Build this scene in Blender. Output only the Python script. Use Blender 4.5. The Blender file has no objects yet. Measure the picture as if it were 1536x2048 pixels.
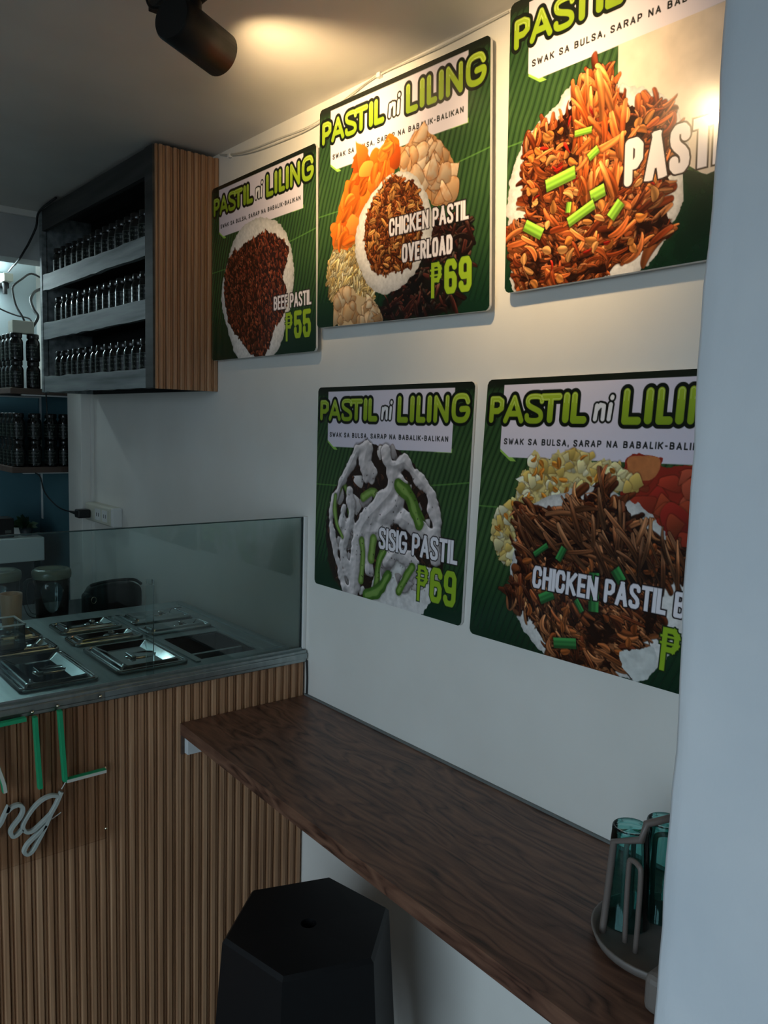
import bpy, math, random
import numpy as np
from mathutils import Vector, Matrix

random.seed(7)
RNG = np.random.default_rng(11)
SC = bpy.context.scene
COL = SC.collection

# ------------------------------------------------------------------ camera
CAM = (-1.17246, -1.73183, 1.46587)
YAW, PITCH, ROLL, FPX = 0.690557, 0.107952, 0.027358, 1618.455
_f = Vector((math.sin(YAW) * math.cos(PITCH), math.cos(YAW) * math.cos(PITCH), -math.sin(PITCH)))
_r = Vector((math.cos(YAW), -math.sin(YAW), 0))
_u = _r.cross(_f)
_r2 = math.cos(ROLL) * _r + math.sin(ROLL) * _u
_u2 = -math.sin(ROLL) * _r + math.cos(ROLL) * _u
cd = bpy.data.cameras.new('camera')
cd.sensor_fit = 'HORIZONTAL'
cd.sensor_width = 36
cd.lens = 36 * FPX / 1536
cd.clip_start = 0.02
cam = bpy.data.objects.new('camera', cd)
COL.objects.link(cam)
cam.matrix_world = Matrix(((_r2.x, _u2.x, -_f.x, CAM[0]), (_r2.y, _u2.y, -_f.y, CAM[1]),
                           (_r2.z, _u2.z, -_f.z, CAM[2]), (0, 0, 0, 1)))
SC.camera = cam

# ------------------------------------------------------------------ world, exposure
SC.view_settings.view_transform = 'Standard'
SC.view_settings.look = 'None'
SC.view_settings.gamma = 1.0
SC.view_settings.use_curve_mapping = False
SC.view_settings.exposure = 0.0
SKY_STRENGTH = 3.0
LAMP_W = 23.0
TUBE_E = 46.0
w = bpy.data.worlds.new('sky')
SC.world = w
w.use_nodes = True
bg = w.node_tree.nodes['Background']
bg.inputs[0].default_value = (0.66, 0.85, 1.0, 1)
bg.inputs[1].default_value = SKY_STRENGTH
try:
    w.cycles.sampling_method = 'MANUAL'
    w.cycles.sample_map_resolution = 256
except Exception:
    pass
SC.cycles.max_bounces = 8
SC.cycles.transparent_max_bounces = 12
SC.cycles.sample_clamp_indirect = 4.0

# light portal in the shop's open side: guides sky samples through the opening
pl = bpy.data.lights.new('front_opening', 'AREA')
pl.shape = 'RECTANGLE'
pl.size, pl.size_y = 2.1, 2.2
try:
    pl.cycles.is_portal = True
except Exception:
    pass
po = bpy.data.objects.new('front_opening', pl)
po.location = (-2.6, -1.4, 1.05)
po.rotation_euler = (0, math.radians(-90), 0)
COL.objects.link(po)


# ------------------------------------------------------------------ helpers
def lin(c):
    return tuple((x / 12.92 if x <= 0.04045 else ((x + 0.055) / 1.055) ** 2.4) for x in c)


def rgb(r, g, b):
    return lin((r / 255, g / 255, b / 255))


def wloc(o):
    v = Vector((0, 0, 0))
    while o is not None:
        v += o.location
        o = o.parent
    return v


class NT:
    def __init__(s, name):
        s.m = bpy.data.materials.new(name)
        s.m.use_nodes = True
        s.t = s.m.node_tree
        s.b = s.t.nodes['Principled BSDF']
        s.out = s.t.nodes['Material Output']

    def n(s, typ, **kw):
        x = s.t.nodes.new(typ)
        for k, v in kw.items():
            if k.startswith('i_'):
                x.inputs[k[2:].replace('_', ' ')].default_value = v
            else:
                setattr(x, k, v)
        return x

    def l(s, a, b):
        s.t.links.new(a, b)

    def obj(s, scale=(1, 1, 1)):
        tc = s.n('ShaderNodeTexCoord')
        mp = s.n('ShaderNodeMapping')
        mp.inputs['Scale'].default_value = scale
        s.l(tc.outputs['Object'], mp.inputs['Vector'])
        return mp.outputs['Vector']

    def ramp(s, fac, stops):
        r = s.n('ShaderNodeValToRGB')
        els = r.color_ramp.elements
        while len(els) < len(stops):
            els.new(0.5)
        for e, (p, c) in zip(els, stops):
            e.position = p
            e.color = (*c, 1)
        s.l(fac, r.inputs['Fac'])
        return r.outputs['Color']

    def bump(s, h, strength, dist=0.002):
        b = s.n('ShaderNodeBump')
        b.inputs['Strength'].default_value = strength
        b.inputs['Distance'].default_value = dist
        s.l(h, b.inputs['Height'])
        s.l(b.outputs['Normal'], s.b.inputs['Normal'])


def plain(name, c, rough=0.5, metal=0.0, spec=0.5, emit=None, es=0, coat=0.0):
    k = NT(name)
    k.b.inputs['Base Color'].default_value = (*c, 1)
    k.b.inputs['Roughness'].default_value = rough
    k.b.inputs['Metallic'].default_value = metal
    k.b.inputs['Specular IOR Level'].default_value = spec
    k.b.inputs['Coat Weight'].default_value = coat
    if emit:
        k.b.inputs['Emission Color'].default_value = (*emit, 1)
        k.b.inputs['Emission Strength'].default_value = es
    return k.m


def noisy(name, c1, c2, scale=(8, 8, 8), rough=0.6, bump=0.0, bdist=0.002, detail=5, metal=0.0, spec=0.5, bscale=None):
    k = NT(name)
    nz = k.n('ShaderNodeTexNoise')
    nz.inputs['Scale'].default_value = 1
    nz.inputs['Detail'].default_value = detail
    k.l(k.obj(scale), nz.inputs['Vector'])
    k.l(k.ramp(nz.outputs['Fac'], [(0.3, c1), (0.7, c2)]), k.b.inputs['Base Color'])
    k.b.inputs['Roughness'].default_value = rough
    k.b.inputs['Metallic'].default_value = metal
    k.b.inputs['Specular IOR Level'].default_value = spec
    if bump:
        nb = nz
        if bscale:
            nb = k.n('ShaderNodeTexNoise')
            nb.inputs['Scale'].default_value = 1
            nb.inputs['Detail'].default_value = 6
            k.l(k.obj(bscale), nb.inputs['Vector'])
        k.bump(nb.outputs['Fac'], bump, bdist)
    return k.m


def clear(name, tint, gloss=1.0, rough=0.02, ior=1.45):
    """thin clear sheet: tinted see-through plus fresnel reflection"""
    k = NT(name)
    tr = k.n('ShaderNodeBsdfTransparent')
    tr.inputs['Color'].default_value = (*tint, 1)
    gl = k.n('ShaderNodeBsdfGlossy')
    gl.inputs['Roughness'].default_value = rough
    gl.inputs['Color'].default_value = (gloss, gloss, gloss, 1)
    fr = k.n('ShaderNodeFresnel')
    fr.inputs['IOR'].default_value = 1.45
    mx = k.n('ShaderNodeMixShader')
    fr.inputs['IOR'].default_value = ior
    k.l(fr.outputs[0], mx.inputs[0])
    k.l(tr.outputs[0], mx.inputs[1])
    k.l(gl.outputs[0], mx.inputs[2])
    k.l(mx.outputs[0], k.out.inputs['Surface'])
    return k.m


class MB:
    """collects geometry and links it as one mesh object"""
    def __init__(s):
        s.v, s.f, s.sm, s.mi, s.cur = [], [], [], [], 0

    def add(s, vs, fs, smooth=False):
        o = len(s.v)
        s.v += [tuple(x) for x in vs]
        for f in fs:
            s.f.append([i + o for i in f])
            s.sm.append(smooth)
            s.mi.append(s.cur)
        return s

    def box(s, x0, x1, y0, y1, z0, z1):
        v = [(x, y, z) for z in (z0, z1) for y in (y0, y1) for x in (x0, x1)]
        return s.add(v, [(0, 2, 3, 1), (4, 5, 7, 6), (0, 1, 5, 4), (2, 6, 7, 3), (0, 4, 6, 2), (1, 3, 7, 5)])

    def prism(s, poly, fn, d0, d1, smooth=False):
        """poly of (a, b); fn(a, b, d) -> xyz"""
        n = len(poly)
        v = [fn(a, b, d0) for a, b in poly] + [fn(a, b, d1) for a, b in poly]
        s.add(v, [tuple(range(n))[::-1], tuple(range(n, 2 * n))])
        return s.add(v, [(i, (i + 1) % n, n + (i + 1) % n, n + i) for i in range(n)], smooth)

    def lathe(s, prof, c=(0, 0, 0), n=24, axis=None, smooth=True, cap=True, ell=1.0):
        """prof of (radius, height); axis None = z, else a direction"""
        if axis is None:
            X, Y, Z = Vector((1, 0, 0)), Vector((0, 1, 0)), Vector((0, 0, 1))
        else:
            Z = Vector(axis).normalized()
            X = Z.orthogonal().normalized()
            Y = Z.cross(X)
        c = Vector(c)
        v = []
        for r, h in prof:
            for i in range(n):
                a = 2 * math.pi * i / n
                v.append(c + X * (r * math.cos(a)) + Y * (r * ell * math.sin(a)) + Z * h)
        fs = []
        for k in range(len(prof) - 1):
            for i in range(n):
                j = (i + 1) % n
                fs.append((k * n + i, k * n + j, (k + 1) * n + j, (k + 1) * n + i))
        s.add(v, fs, smooth)
        if cap:
            o = len(v)
            if prof[0][0] > 1e-5:
                s.add(v[:n], [tuple(range(n))[::-1]])
            if prof[-1][0] > 1e-5:
                s.add(v[-n:], [tuple(range(n))])
        return s

    def tube(s, pts, r, n=8, closed=False, flat=None):
        """sweep along pts; flat=(w, d, normal) sweeps a rectangle instead of a circle"""
        P = [Vector(p) for p in pts]
        m = len(P)
        rings = []
        up = None
        for i in range(m):
            a = P[(i - 1) % m] if (closed or i > 0) else P[i]
            b = P[(i + 1) % m] if (closed or i < m - 1) else P[i]
            t = (b - a).normalized()
            if flat:
                N = Vector(flat[2])
                B = t.cross(N).normalized()
                hw, hd = flat[0] / 2, flat[1] / 2
                rings.append([P[i] + B * x + N * y for x, y in ((-hw, -hd), (hw, -hd), (hw, hd), (-hw, hd))])
            else:
                if up is None:
                    up = t.orthogonal().normalized()
                up = (up - t * up.dot(t)).normalized()
                B = t.cross(up)
                rr = r[i] if isinstance(r, (list, tuple)) else r
                rings.append([P[i] + up * (rr * math.cos(2 * math.pi * k / n)) + B * (rr * math.sin(2 * math.pi * k / n)) for k in range(n)])
        q = len(rings[0])
        v = [p for ring in rings for p in ring]
        fs = []
        for i in range(m if closed else m - 1):
            j = (i + 1) % m
            for k in range(q):
                l = (k + 1) % q
                fs.append((i * q + k, i * q + l, j * q + l, j * q + k))
        s.add(v, fs, not flat)
        if not closed:
            s.add(rings[0], [tuple(range(q))[::-1]])
            s.add(rings[-1], [tuple(range(q))])
        return s

    def build(s, name, mat, parent=None, bevel=0, seg=2, sub=0):
        off = wloc(parent)
        me = bpy.data.meshes.new(name)
        me.from_pydata([tuple(Vector(p) - off) for p in s.v], [], s.f)
        for k in (mat if isinstance(mat, (list, tuple)) else [mat]):
            me.materials.append(k)
        me.polygons.foreach_set('use_smooth', s.sm)
        me.polygons.foreach_set('material_index', s.mi)
        me.update()
        o = bpy.data.objects.new(name, me)
        COL.objects.link(o)
        o.parent = parent
        if bevel:
            b = o.modifiers.new('bevel', 'BEVEL')
            b.width, b.segments, b.limit_method = bevel, seg, 'ANGLE'
        if sub:
            d = o.modifiers.new('sub', 'SUBSURF')
            d.levels = d.render_levels = sub
        return o


def curve(pts, k=6, closed=False):
    """Catmull-Rom through pts (tuples of any size)"""
    P = [np.array(p, float) for p in pts]
    n = len(P)
    out = []
    for i in range(n if closed else n - 1):
        g = (lambda j: P[j % n]) if closed else (lambda j: P[min(max(j, 0), n - 1)])
        a, b, c, d = g(i - 1), g(i), g(i + 1), g(i + 2)
        for t in np.arange(k) / k:
            out.append(0.5 * (2 * b + (c - a) * t + (2 * a - 5 * b + 4 * c - d) * t * t + (3 * b - a - 3 * c + d) * t ** 3))
    if not closed:
        out.append(P[-1])
    return [tuple(x) for x in out]


def thing(name, label, cat, loc=(0, 0, 0), group=None):
    o = bpy.data.objects.new(name, None)
    o.empty_display_size = 0.05
    COL.objects.link(o)
    o.location = loc
    return tag(o, label, cat, group)


def tag(o, label, cat, group=None):
    o['label'], o['category'] = label, cat
    if group:
        o['group'] = group
    return o


def struct(mb, name, mat, bevel=0):
    o = mb.build(name, mat, None, bevel)
    o['kind'] = 'structure'
    return o


def dup(root, loc, label, group):
    r = root.copy()
    COL.objects.link(r)
    r.location = loc
    tag(r, label, root['category'], group)
    for ch in list(root.children):
        c = ch.copy()
        COL.objects.link(c)
        c.parent = r
        for g in list(ch.children):
            d = g.copy()
            COL.objects.link(d)
            d.parent = c
    return r


ORD = ['first', 'second', 'third', 'fourth', 'fifth', 'sixth', 'seventh', 'eighth', 'ninth', 'tenth',
       'eleventh', 'twelfth', 'thirteenth', 'fourteenth', 'fifteenth', 'sixteenth']

# ------------------------------------------------------------------ materials
M = {}
M['wall'] = noisy('painted_plaster', rgb(222, 219, 212), rgb(232, 230, 224), (3, 3, 3), 0.55, 0.35, 0.004, 6, spec=0.35, bscale=(14, 14, 14))
M['pillar'] = noisy('rough_plaster', rgb(212, 218, 224), rgb(226, 229, 232), (5, 5, 5), 0.6, 0.8, 0.010, 6, spec=0.3, bscale=(12, 12, 5))
M['ceiling'] = noisy('ceiling_paint', rgb(214, 210, 204), rgb(224, 221, 215), (4, 4, 4), 0.55, 0.35, 0.004, 6, spec=0.3, bscale=(11, 11, 11))
M['kitchen'] = noisy('kitchen_paint', rgb(196, 212, 216), rgb(208, 222, 226), (4, 4, 4), 0.6, 0.2, 0.003, 5, bscale=(18, 18, 18))
M['tealwall'] = noisy('dark_teal_wall', rgb(64, 104, 116), rgb(74, 114, 126), (4, 4, 4), 0.6, 0.2, 0.003, 5, bscale=(18, 18, 18))  # darker teal tone for the lower kitchen walls
M['beam'] = noisy('beam_paint', rgb(176, 178, 178), rgb(190, 191, 190), (6, 6, 6), 0.6, 0.3, 0.003, 5, bscale=(18, 18, 18))
M['floor'] = noisy('dark_floor_tile', rgb(58, 52, 48), rgb(76, 68, 62), (4, 4, 4), 0.45, 0.1)
M['ground'] = noisy('concrete', rgb(72, 70, 68), rgb(90, 88, 85), (3, 3, 3), 0.8, 0.3)
M['white'] = plain('white_plastic', rgb(225, 226, 224), 0.4)
M['cream'] = plain('cream_plastic', rgb(206, 205, 190), 0.45)
M['edge'] = plain('board_edge_white', rgb(226, 225, 222), 0.4)
M['black'] = plain('black_plastic', rgb(20, 20, 21), 0.42)
M['blackm'] = plain('black_metal', rgb(12, 12, 12), 0.5, 0.0, 0.35)
M['stool'] = plain('stool_plastic', rgb(13, 13, 15), 0.5, 0, 0.35)
M['cable'] = plain('black_cable', rgb(14, 16, 18), 0.5)
M['wcable'] = plain('white_cable', rgb(200, 198, 190), 0.5)
M['steel'] = noisy('brushed_steel', rgb(150, 162, 162), rgb(172, 182, 182), (60, 3, 30), 0.36, 0.05, 0.0005, 4, metal=1.0)
M['lid'] = plain('polished_steel', rgb(165, 172, 172), 0.09, 1.0)
M['grey_seal'] = plain('grey_sealant', rgb(112, 116, 114), 0.6)
M['chrome'] = plain('bright_screw', rgb(205, 195, 170), 0.2, 1.0)
M['well'] = plain('dark_steel_well', rgb(60, 70, 74), 0.3, 1.0)
M['glass'] = clear('sneeze_glass', (0.80, 0.90, 0.89))
M['glassedge'] = plain('dark_glass_edge', rgb(34, 56, 56), 0.2)
M['acrylic'] = clear('clear_acrylic', (0.955, 0.93, 0.91), 0.5, 0.08, 1.12)
M['plastic'] = clear('clear_plastic', (0.90, 0.94, 0.94), 1.0, 0.08)
M['teal'] = clear('teal_glass', (0.62, 0.87, 0.85), 1.0, 0.03)
M['lidplastic'] = plain('olive_clear_lid', rgb(104, 112, 96), 0.25)
M['green'] = plain('green_neon_flex', rgb(22, 150, 100), 0.45)
M['flexface'] = plain('white_flex_face', rgb(196, 196, 186), 0.45)
M['flexgrey'] = plain('grey_white_flex', rgb(168, 176, 170), 0.45)
M['jar'] = plain('dark_jar_glass', rgb(8, 9, 9), 0.05, 0, 0.5, coat=0.3)
M['jarlid'] = plain('black_jar_lid', rgb(16, 16, 16), 0.18, 0, 0.6)
M['label'] = plain('jar_label_black', rgb(10, 18, 15), 0.35, 0, .3)
M['labelink'] = plain('jar_label_print', rgb(84, 92, 86), 0.5)
M['bag'] = noisy('black_bag_fabric', rgb(14, 14, 15), rgb(26, 26, 28), (40, 40, 40), 0.75, 0.4)
M['cupwood'] = noisy('pale_wood', rgb(164, 126, 92), rgb(192, 156, 120), (60, 60, 6), 0.5)
M['leaf'] = noisy('plant_leaf', rgb(34, 62, 40), rgb(58, 88, 54), (20, 20, 20), 0.5)
M['dark'] = noisy('dark_worktop', rgb(26, 36, 40), rgb(36, 46, 50), (6, 6, 6), 0.5)
M['gunmetal'] = plain('taupe_coated_wire', rgb(108, 98, 92), 0.45)
M['taupe'] = plain('taupe_plastic', rgb(112, 104, 98), 0.5)
M['white_paint'] = noisy('white_cleat_paint', rgb(205, 208, 208), rgb(226, 228, 228), (20, 20, 20), 0.5)
M['tube'] = plain('tube_glow', (1, 1, 1), 0.4, emit=(0.74, 0.95, 1.0), es=TUBE_E)
M['bulb'] = plain('bulb_glow', (1, 1, 1), 0.4, emit=(1.0, 0.68, 0.32), es=14)


def wood_slat():
    k = NT('fluted_oak')
    nz = k.n('ShaderNodeTexNoise')
    nz.inputs['Scale'].default_value = 1
    nz.inputs['Detail'].default_value = 5
    nz.inputs['Distortion'].default_value = 0.4
    k.l(k.obj((170, 60, 3.2)), nz.inputs['Vector'])
    n2 = k.n('ShaderNodeTexNoise')
    n2.inputs['Scale'].default_value = 1
    k.l(k.obj((46, 1, 0.2)), n2.inputs['Vector'])
    mx = k.n('ShaderNodeMix')
    mx.data_type = 'FLOAT'
    mx.inputs[0].default_value = 0.3
    k.l(nz.outputs['Fac'], mx.inputs[2])
    k.l(n2.outputs['Fac'], mx.inputs[3])
    k.l(k.ramp(mx.outputs[0], [(0.3, rgb(140, 101, 73)), (0.5, rgb(170, 128, 94)), (0.7, rgb(192, 152, 117))]), k.b.inputs['Base Color'])
    k.b.inputs['Roughness'].default_value = 0.5
    return k.m


def walnut():
    k = NT('walnut_laminate')
    nd = k.n('ShaderNodeTexNoise')
    nd.inputs['Scale'].default_value = 1
    nd.inputs['Detail'].default_value = 3
    k.l(k.obj((7, 2.4, 7)), nd.inputs['Vector'])
    add = k.n('ShaderNodeVectorMath', operation='MULTIPLY_ADD')
    add.inputs[1].default_value = (1.5, 1.5, 1.5)
    k.l(nd.outputs['Color'], add.inputs[0])
    k.l(k.obj((9, .75, 9)), add.inputs[2])
    nz = k.n('ShaderNodeTexNoise')
    nz.inputs['Scale'].default_value = 0.9
    nz.inputs['Detail'].default_value = 4
    k.l(add.outputs[0], nz.inputs['Vector'])
    wv = k.n('ShaderNodeMath', operation='MULTIPLY')
    wv.inputs[1].default_value = 12.0
    k.l(nz.outputs['Fac'], wv.inputs[0])
    fr = k.n('ShaderNodeMath', operation='PINGPONG')
    fr.inputs[1].default_value = 0.5
    k.l(wv.outputs[0], fr.inputs[0])
    fine = k.n('ShaderNodeTexNoise')
    fine.inputs['Scale'].default_value = 1
    fine.inputs['Detail'].default_value = 5
    k.l(k.obj((150, 9, 150)), fine.inputs['Vector'])
    mx = k.n('ShaderNodeMix')
    mx.data_type = 'FLOAT'
    mx.inputs[0].default_value = 0.45
    k.l(fr.outputs[0], mx.inputs[2])
    k.l(fine.outputs['Fac'], mx.inputs[3])
    k.l(k.ramp(mx.outputs[0], [(0.15, rgb(40, 26, 22)), (0.27, rgb(88, 60, 48)), (0.55, rgb(122, 88, 70))]), k.b.inputs['Base Color'])
    k.b.inputs['Roughness'].default_value = 0.38
    k.b.inputs['Specular IOR Level'].default_value = 0.4
    return k.m


M['slat'] = wood_slat()
M['walnut'] = walnut()
M['greywood'] = noisy('brushed_grey_wood', rgb(84, 92, 94), rgb(150, 158, 158), (40, 2.5, 40), 0.6, 0.3, 0.001, 6)
M['darkwood'] = noisy('dark_weathered_wood', rgb(34, 34, 34), rgb(62, 62, 60), (40, 3, 40), 0.65, 0.3, 0.001, 6)
M['cabin'] = plain('cabinet_inside_black', rgb(20, 17, 17), 0.6)
M['shelfwood'] = noisy('brown_shelf_board', rgb(66, 50, 44), rgb(90, 72, 62), (3, 40, 40), 0.55)

# ------------------------------------------------------------------ setting
ZC = 2.236


def rough_slab(x0, x1, y0, y1, z0, z1, nz, amp):
    """block with a hand-plastered, slightly wavy vertical edge on its -x side"""
    mb = MB()
    ring = [(x1, y0), (x1, y1), (x0 + 0.006, y1), (x0, y1 - 0.006)]
    for t in np.linspace(0.9, 0.1, 7):
        ring.append((x0, y0 + (y1 - y0) * t))
    ring += [(x0, y0 + 0.006), (x0 + 0.006, y0)]
    n = len(ring)
    ph = [RNG.uniform(0, 6.28) for _ in range(4)]
    vs = []
    for k in range(nz + 1):
        z = z0 + (z1 - z0) * k / nz
        wob = amp * (math.sin(z * 9 + ph[0]) * .5 + math.sin(z * 23 + ph[1]) * .35 + math.sin(z * 61 + ph[2]) * .2)
        for i, (x, y) in enumerate(ring):
            near = 1.0 if i in (2, 3) else (0.5 if i >= 4 else 0)
            vs.append((x + (RNG.normal() * amp * .18 if i >= 4 else 0), y + (wob * near if i in (2, 3) else 0), z))
    fs = []
    for k in range(nz):
        for i in range(n):
            j = (i + 1) % n
            fs.append((k * n + i, k * n + j, (k + 1) * n + j, (k + 1) * n + i))
    mb.add(vs, fs, True)
    mb.add(vs[:n], [tuple(range(n))[::-1]])
    mb.add(vs[-n:], [tuple(range(n))])
    return mb


XL = -2.6
ZF = -0.12
struct(MB().box(XL - .2, 0.15, -2.9, 2.4, ZF - 0.1, ZF), 'floor', M['floor'])
struct(MB().box(XL - .2, 0.15, -2.9, 2.4, ZC, ZC + 0.12), 'ceiling', M['ceiling'])
struct(MB().box(0.0, 0.15, -2.7, 2.4, ZF, ZC), 'wall_right', M['wall'])
struct(MB().box(XL, 0.0, 2.25, 2.4, ZF, ZC), 'wall_back', M['kitchen'])
struct(MB().box(XL - .2, 0.15, -2.9, -2.7, ZF, ZC), 'wall_front', M['wall'])
# left side: the open shopfront is a wide gap in this wall
struct(MB().box(XL - .2, XL, -.35, 2.4, ZF, ZC).box(XL - .2, XL, -2.7, -2.45, ZF, ZC).box(XL - .2, XL, -2.45, -.35, 2.1, ZC), 'wall_left', M['wall'])
struct(rough_slab(-0.42, 0.0, -1.5, -1.3, ZF, ZC, 60, 0.0035), 'pillar', M['pillar'])
struct(MB().box(-16, XL - .2, -14, 12, -0.3, ZF - .02), 'ground', M['ground'])
struct(MB().box(XL, 0.0, 1.60, 1.72, 2.055, ZC), 'beam_kitchen', M['beam'])
struct(MB().box(XL, -0.002, 1.585, 1.60, 2.212, ZC), 'trim_1', M['wall'], 0.002)
struct(MB().box(XL, -.80, 1.60, 1.72, ZF, 2.055), 'unseen_daylight_blocker', M['beam'])  # unseen wall added to keep daylight out of the kitchen nook
struct(MB().box(-.004, 0.0, 1.72, 2.25, ZF, 1.55), 'wall_teal_right', M['tealwall'])  # thin dark teal sheet over the lower part of the wall
struct(MB().box(-.80, -.004, 2.246, 2.25, ZF, 1.56), 'wall_teal_back', M['tealwall'])
struct(MB().box(-0.047, 0.0, 1.54, 1.70, ZF, 2.055).box(-0.02, 0.0, 1.70, 1.72, ZF, 2.055), 'trim_2', M['wall'], 0.003)
# caulk bead and small corner trim where the counter meets the wall
struct(MB().box(-0.012, 0.0, 1.524, 1.54, ZF, 2.055), 'trim_3', M['wall'], 0.002)


# ------------------------------------------------------------------ printed artwork
def resize(a, h, w_):
    ys = np.linspace(0, a.shape[0] - 1, h)
    xs = np.linspace(0, a.shape[1] - 1, w_)
    y0 = np.clip(ys.astype(int), 0, a.shape[0] - 2)
    x0 = np.clip(xs.astype(int), 0, a.shape[1] - 2)
    fy = (ys - y0)[:, None]
    fx = (xs - x0)[None, :]
    fy = fy * fy * (3 - 2 * fy)
    fx = fx * fx * (3 - 2 * fx)
    a00, a01 = a[np.ix_(y0, x0)], a[np.ix_(y0, x0 + 1)]
    a10, a11 = a[np.ix_(y0 + 1, x0)], a[np.ix_(y0 + 1, x0 + 1)]
    return (a00 * (1 - fx) + a01 * fx) * (1 - fy) + (a10 * (1 - fx) + a11 * fx) * fy


STROKE = {  # stroke letters on a unit box, y up
    'A': (1.0, [[(0, 0), (.5, 1), (1, 0)], [(.2, .3), (.8, .3)]]),
    'B': (.9, [[(0, 0), (0, 1), (.6, 1), (.9, .9), (.9, .65), (.6, .53), (0, .53)], [(.6, .53), (.98, .42), (.98, .12), (.65, 0), (0, 0)]]),
    'C': (.9, [[(1, .68), (1, .82), (.8, 1), (.2, 1), (0, .82), (0, .18), (.2, 0), (.8, 0), (1, .18), (1, .32)]]),
    'D': (.9, [[(0, 0), (0, 1), (.65, 1), (1, .8), (1, .2), (.65, 0), (0, 0)]]),
    'E': (.75, [[(1, 1), (0, 1), (0, 0), (1, 0)], [(0, .52), (.85, .52)]]),
    'F': (.75, [[(1, 1), (0, 1), (0, 0)], [(0, .5), (.85, .5)]]),
    'G': (1.0, [[(1, .78), (.8, 1), (.25, 1), (0, .78), (0, .22), (.25, 0), (.75, 0), (1, .2), (1, .45), (.55, .45)]]),
    'H': (.9, [[(0, 0), (0, 1)], [(1, 0), (1, 1)], [(0, .52), (1, .52)]]),
    'I': (.12, [[(.5, 0), (.5, 1)]]),
    'K': (.95, [[(0, 0), (0, 1)], [(1, 1), (.05, .42)], [(.3, .58), (1, 0)]]),
    'L': (.72, [[(0, 1), (0, 0), (1, 0)]]),
    'N': (.95, [[(0, 0), (0, 1), (1, 0), (1, 1)]]),
    'O': (.95, [[(.2, 1), (.8, 1), (1, .8), (1, .2), (.8, 0), (.2, 0), (0, .2), (0, .8), (.2, 1)]]),
    'P': (.88, [[(0, 0), (0, 1), (.65, 1), (1, .88), (1, .56), (.65, .42), (0, .42)]]),
    'R': (.92, [[(0, 0), (0, 1), (.65, 1), (1, .88), (1, .6), (.65, .48), (0, .48)], [(.6, .48), (1, 0)]]),
    'S': (.88, [[(1, .80), (.96, .92), (.75, 1), (.25, 1), (.04, .92), (0, .80), (.08, .66), (.3, .56), (.7, .44), (.92, .34), (1, .20), (.96, .08), (.75, 0), (.25, 0), (.04, .08), (0, .20)]]),
    'T': (.85, [[(0, 1), (1, 1)], [(.5, 1), (.5, 0)]]),
    'U': (.92, [[(0, 1), (0, .2), (.2, 0), (.8, 0), (1, .2), (1, 1)]]),
    'V': (1.0, [[(0, 1), (.5, 0), (1, 1)]]),
    'W': (1.25, [[(0, 1), (.25, 0), (.5, .8), (.75, 0), (1, 1)]]),
    ',': (.15, [[(.6, .05), (.3, -.18)]]),
    '-': (.5, [[(0, .45), (1, .45)]]),
    '6': (.9, [[(1, .83), (1, .88), (.8, 1), (.2, 1), (0, .86), (0, .14), (.2, 0), (.8, 0), (1, .14), (1, .42), (.8, .55), (.2, .55), (0, .45)]]),
    '9': (.9, [[(0, .17), (0, .12), (.2, 0), (.8, 0), (1, .14), (1, .86), (.8, 1), (.2, 1), (0, .86), (0, .58), (.2, .45), (.8, .45), (1, .55)]]),
    '5': (.9, [[(1, 1), (0, 1), (0, .54), (.2, .6), (.8, .6), (1, .44), (1, .18), (.8, 0), (.2, 0), (0, .18), (0, .3)]]),
    'p': (1.0, [[(.15, -.12), (.15, 1), (.72, 1), (.93, .88), (.93, .58), (.72, .44), (.15, .44)], [(-.08, .82), (1.1, .82)], [(-.08, .62), (1.1, .62)]]),
    ' ': (.42, []),
}
ROUND = set('CSOGUBPRD695')


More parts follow.
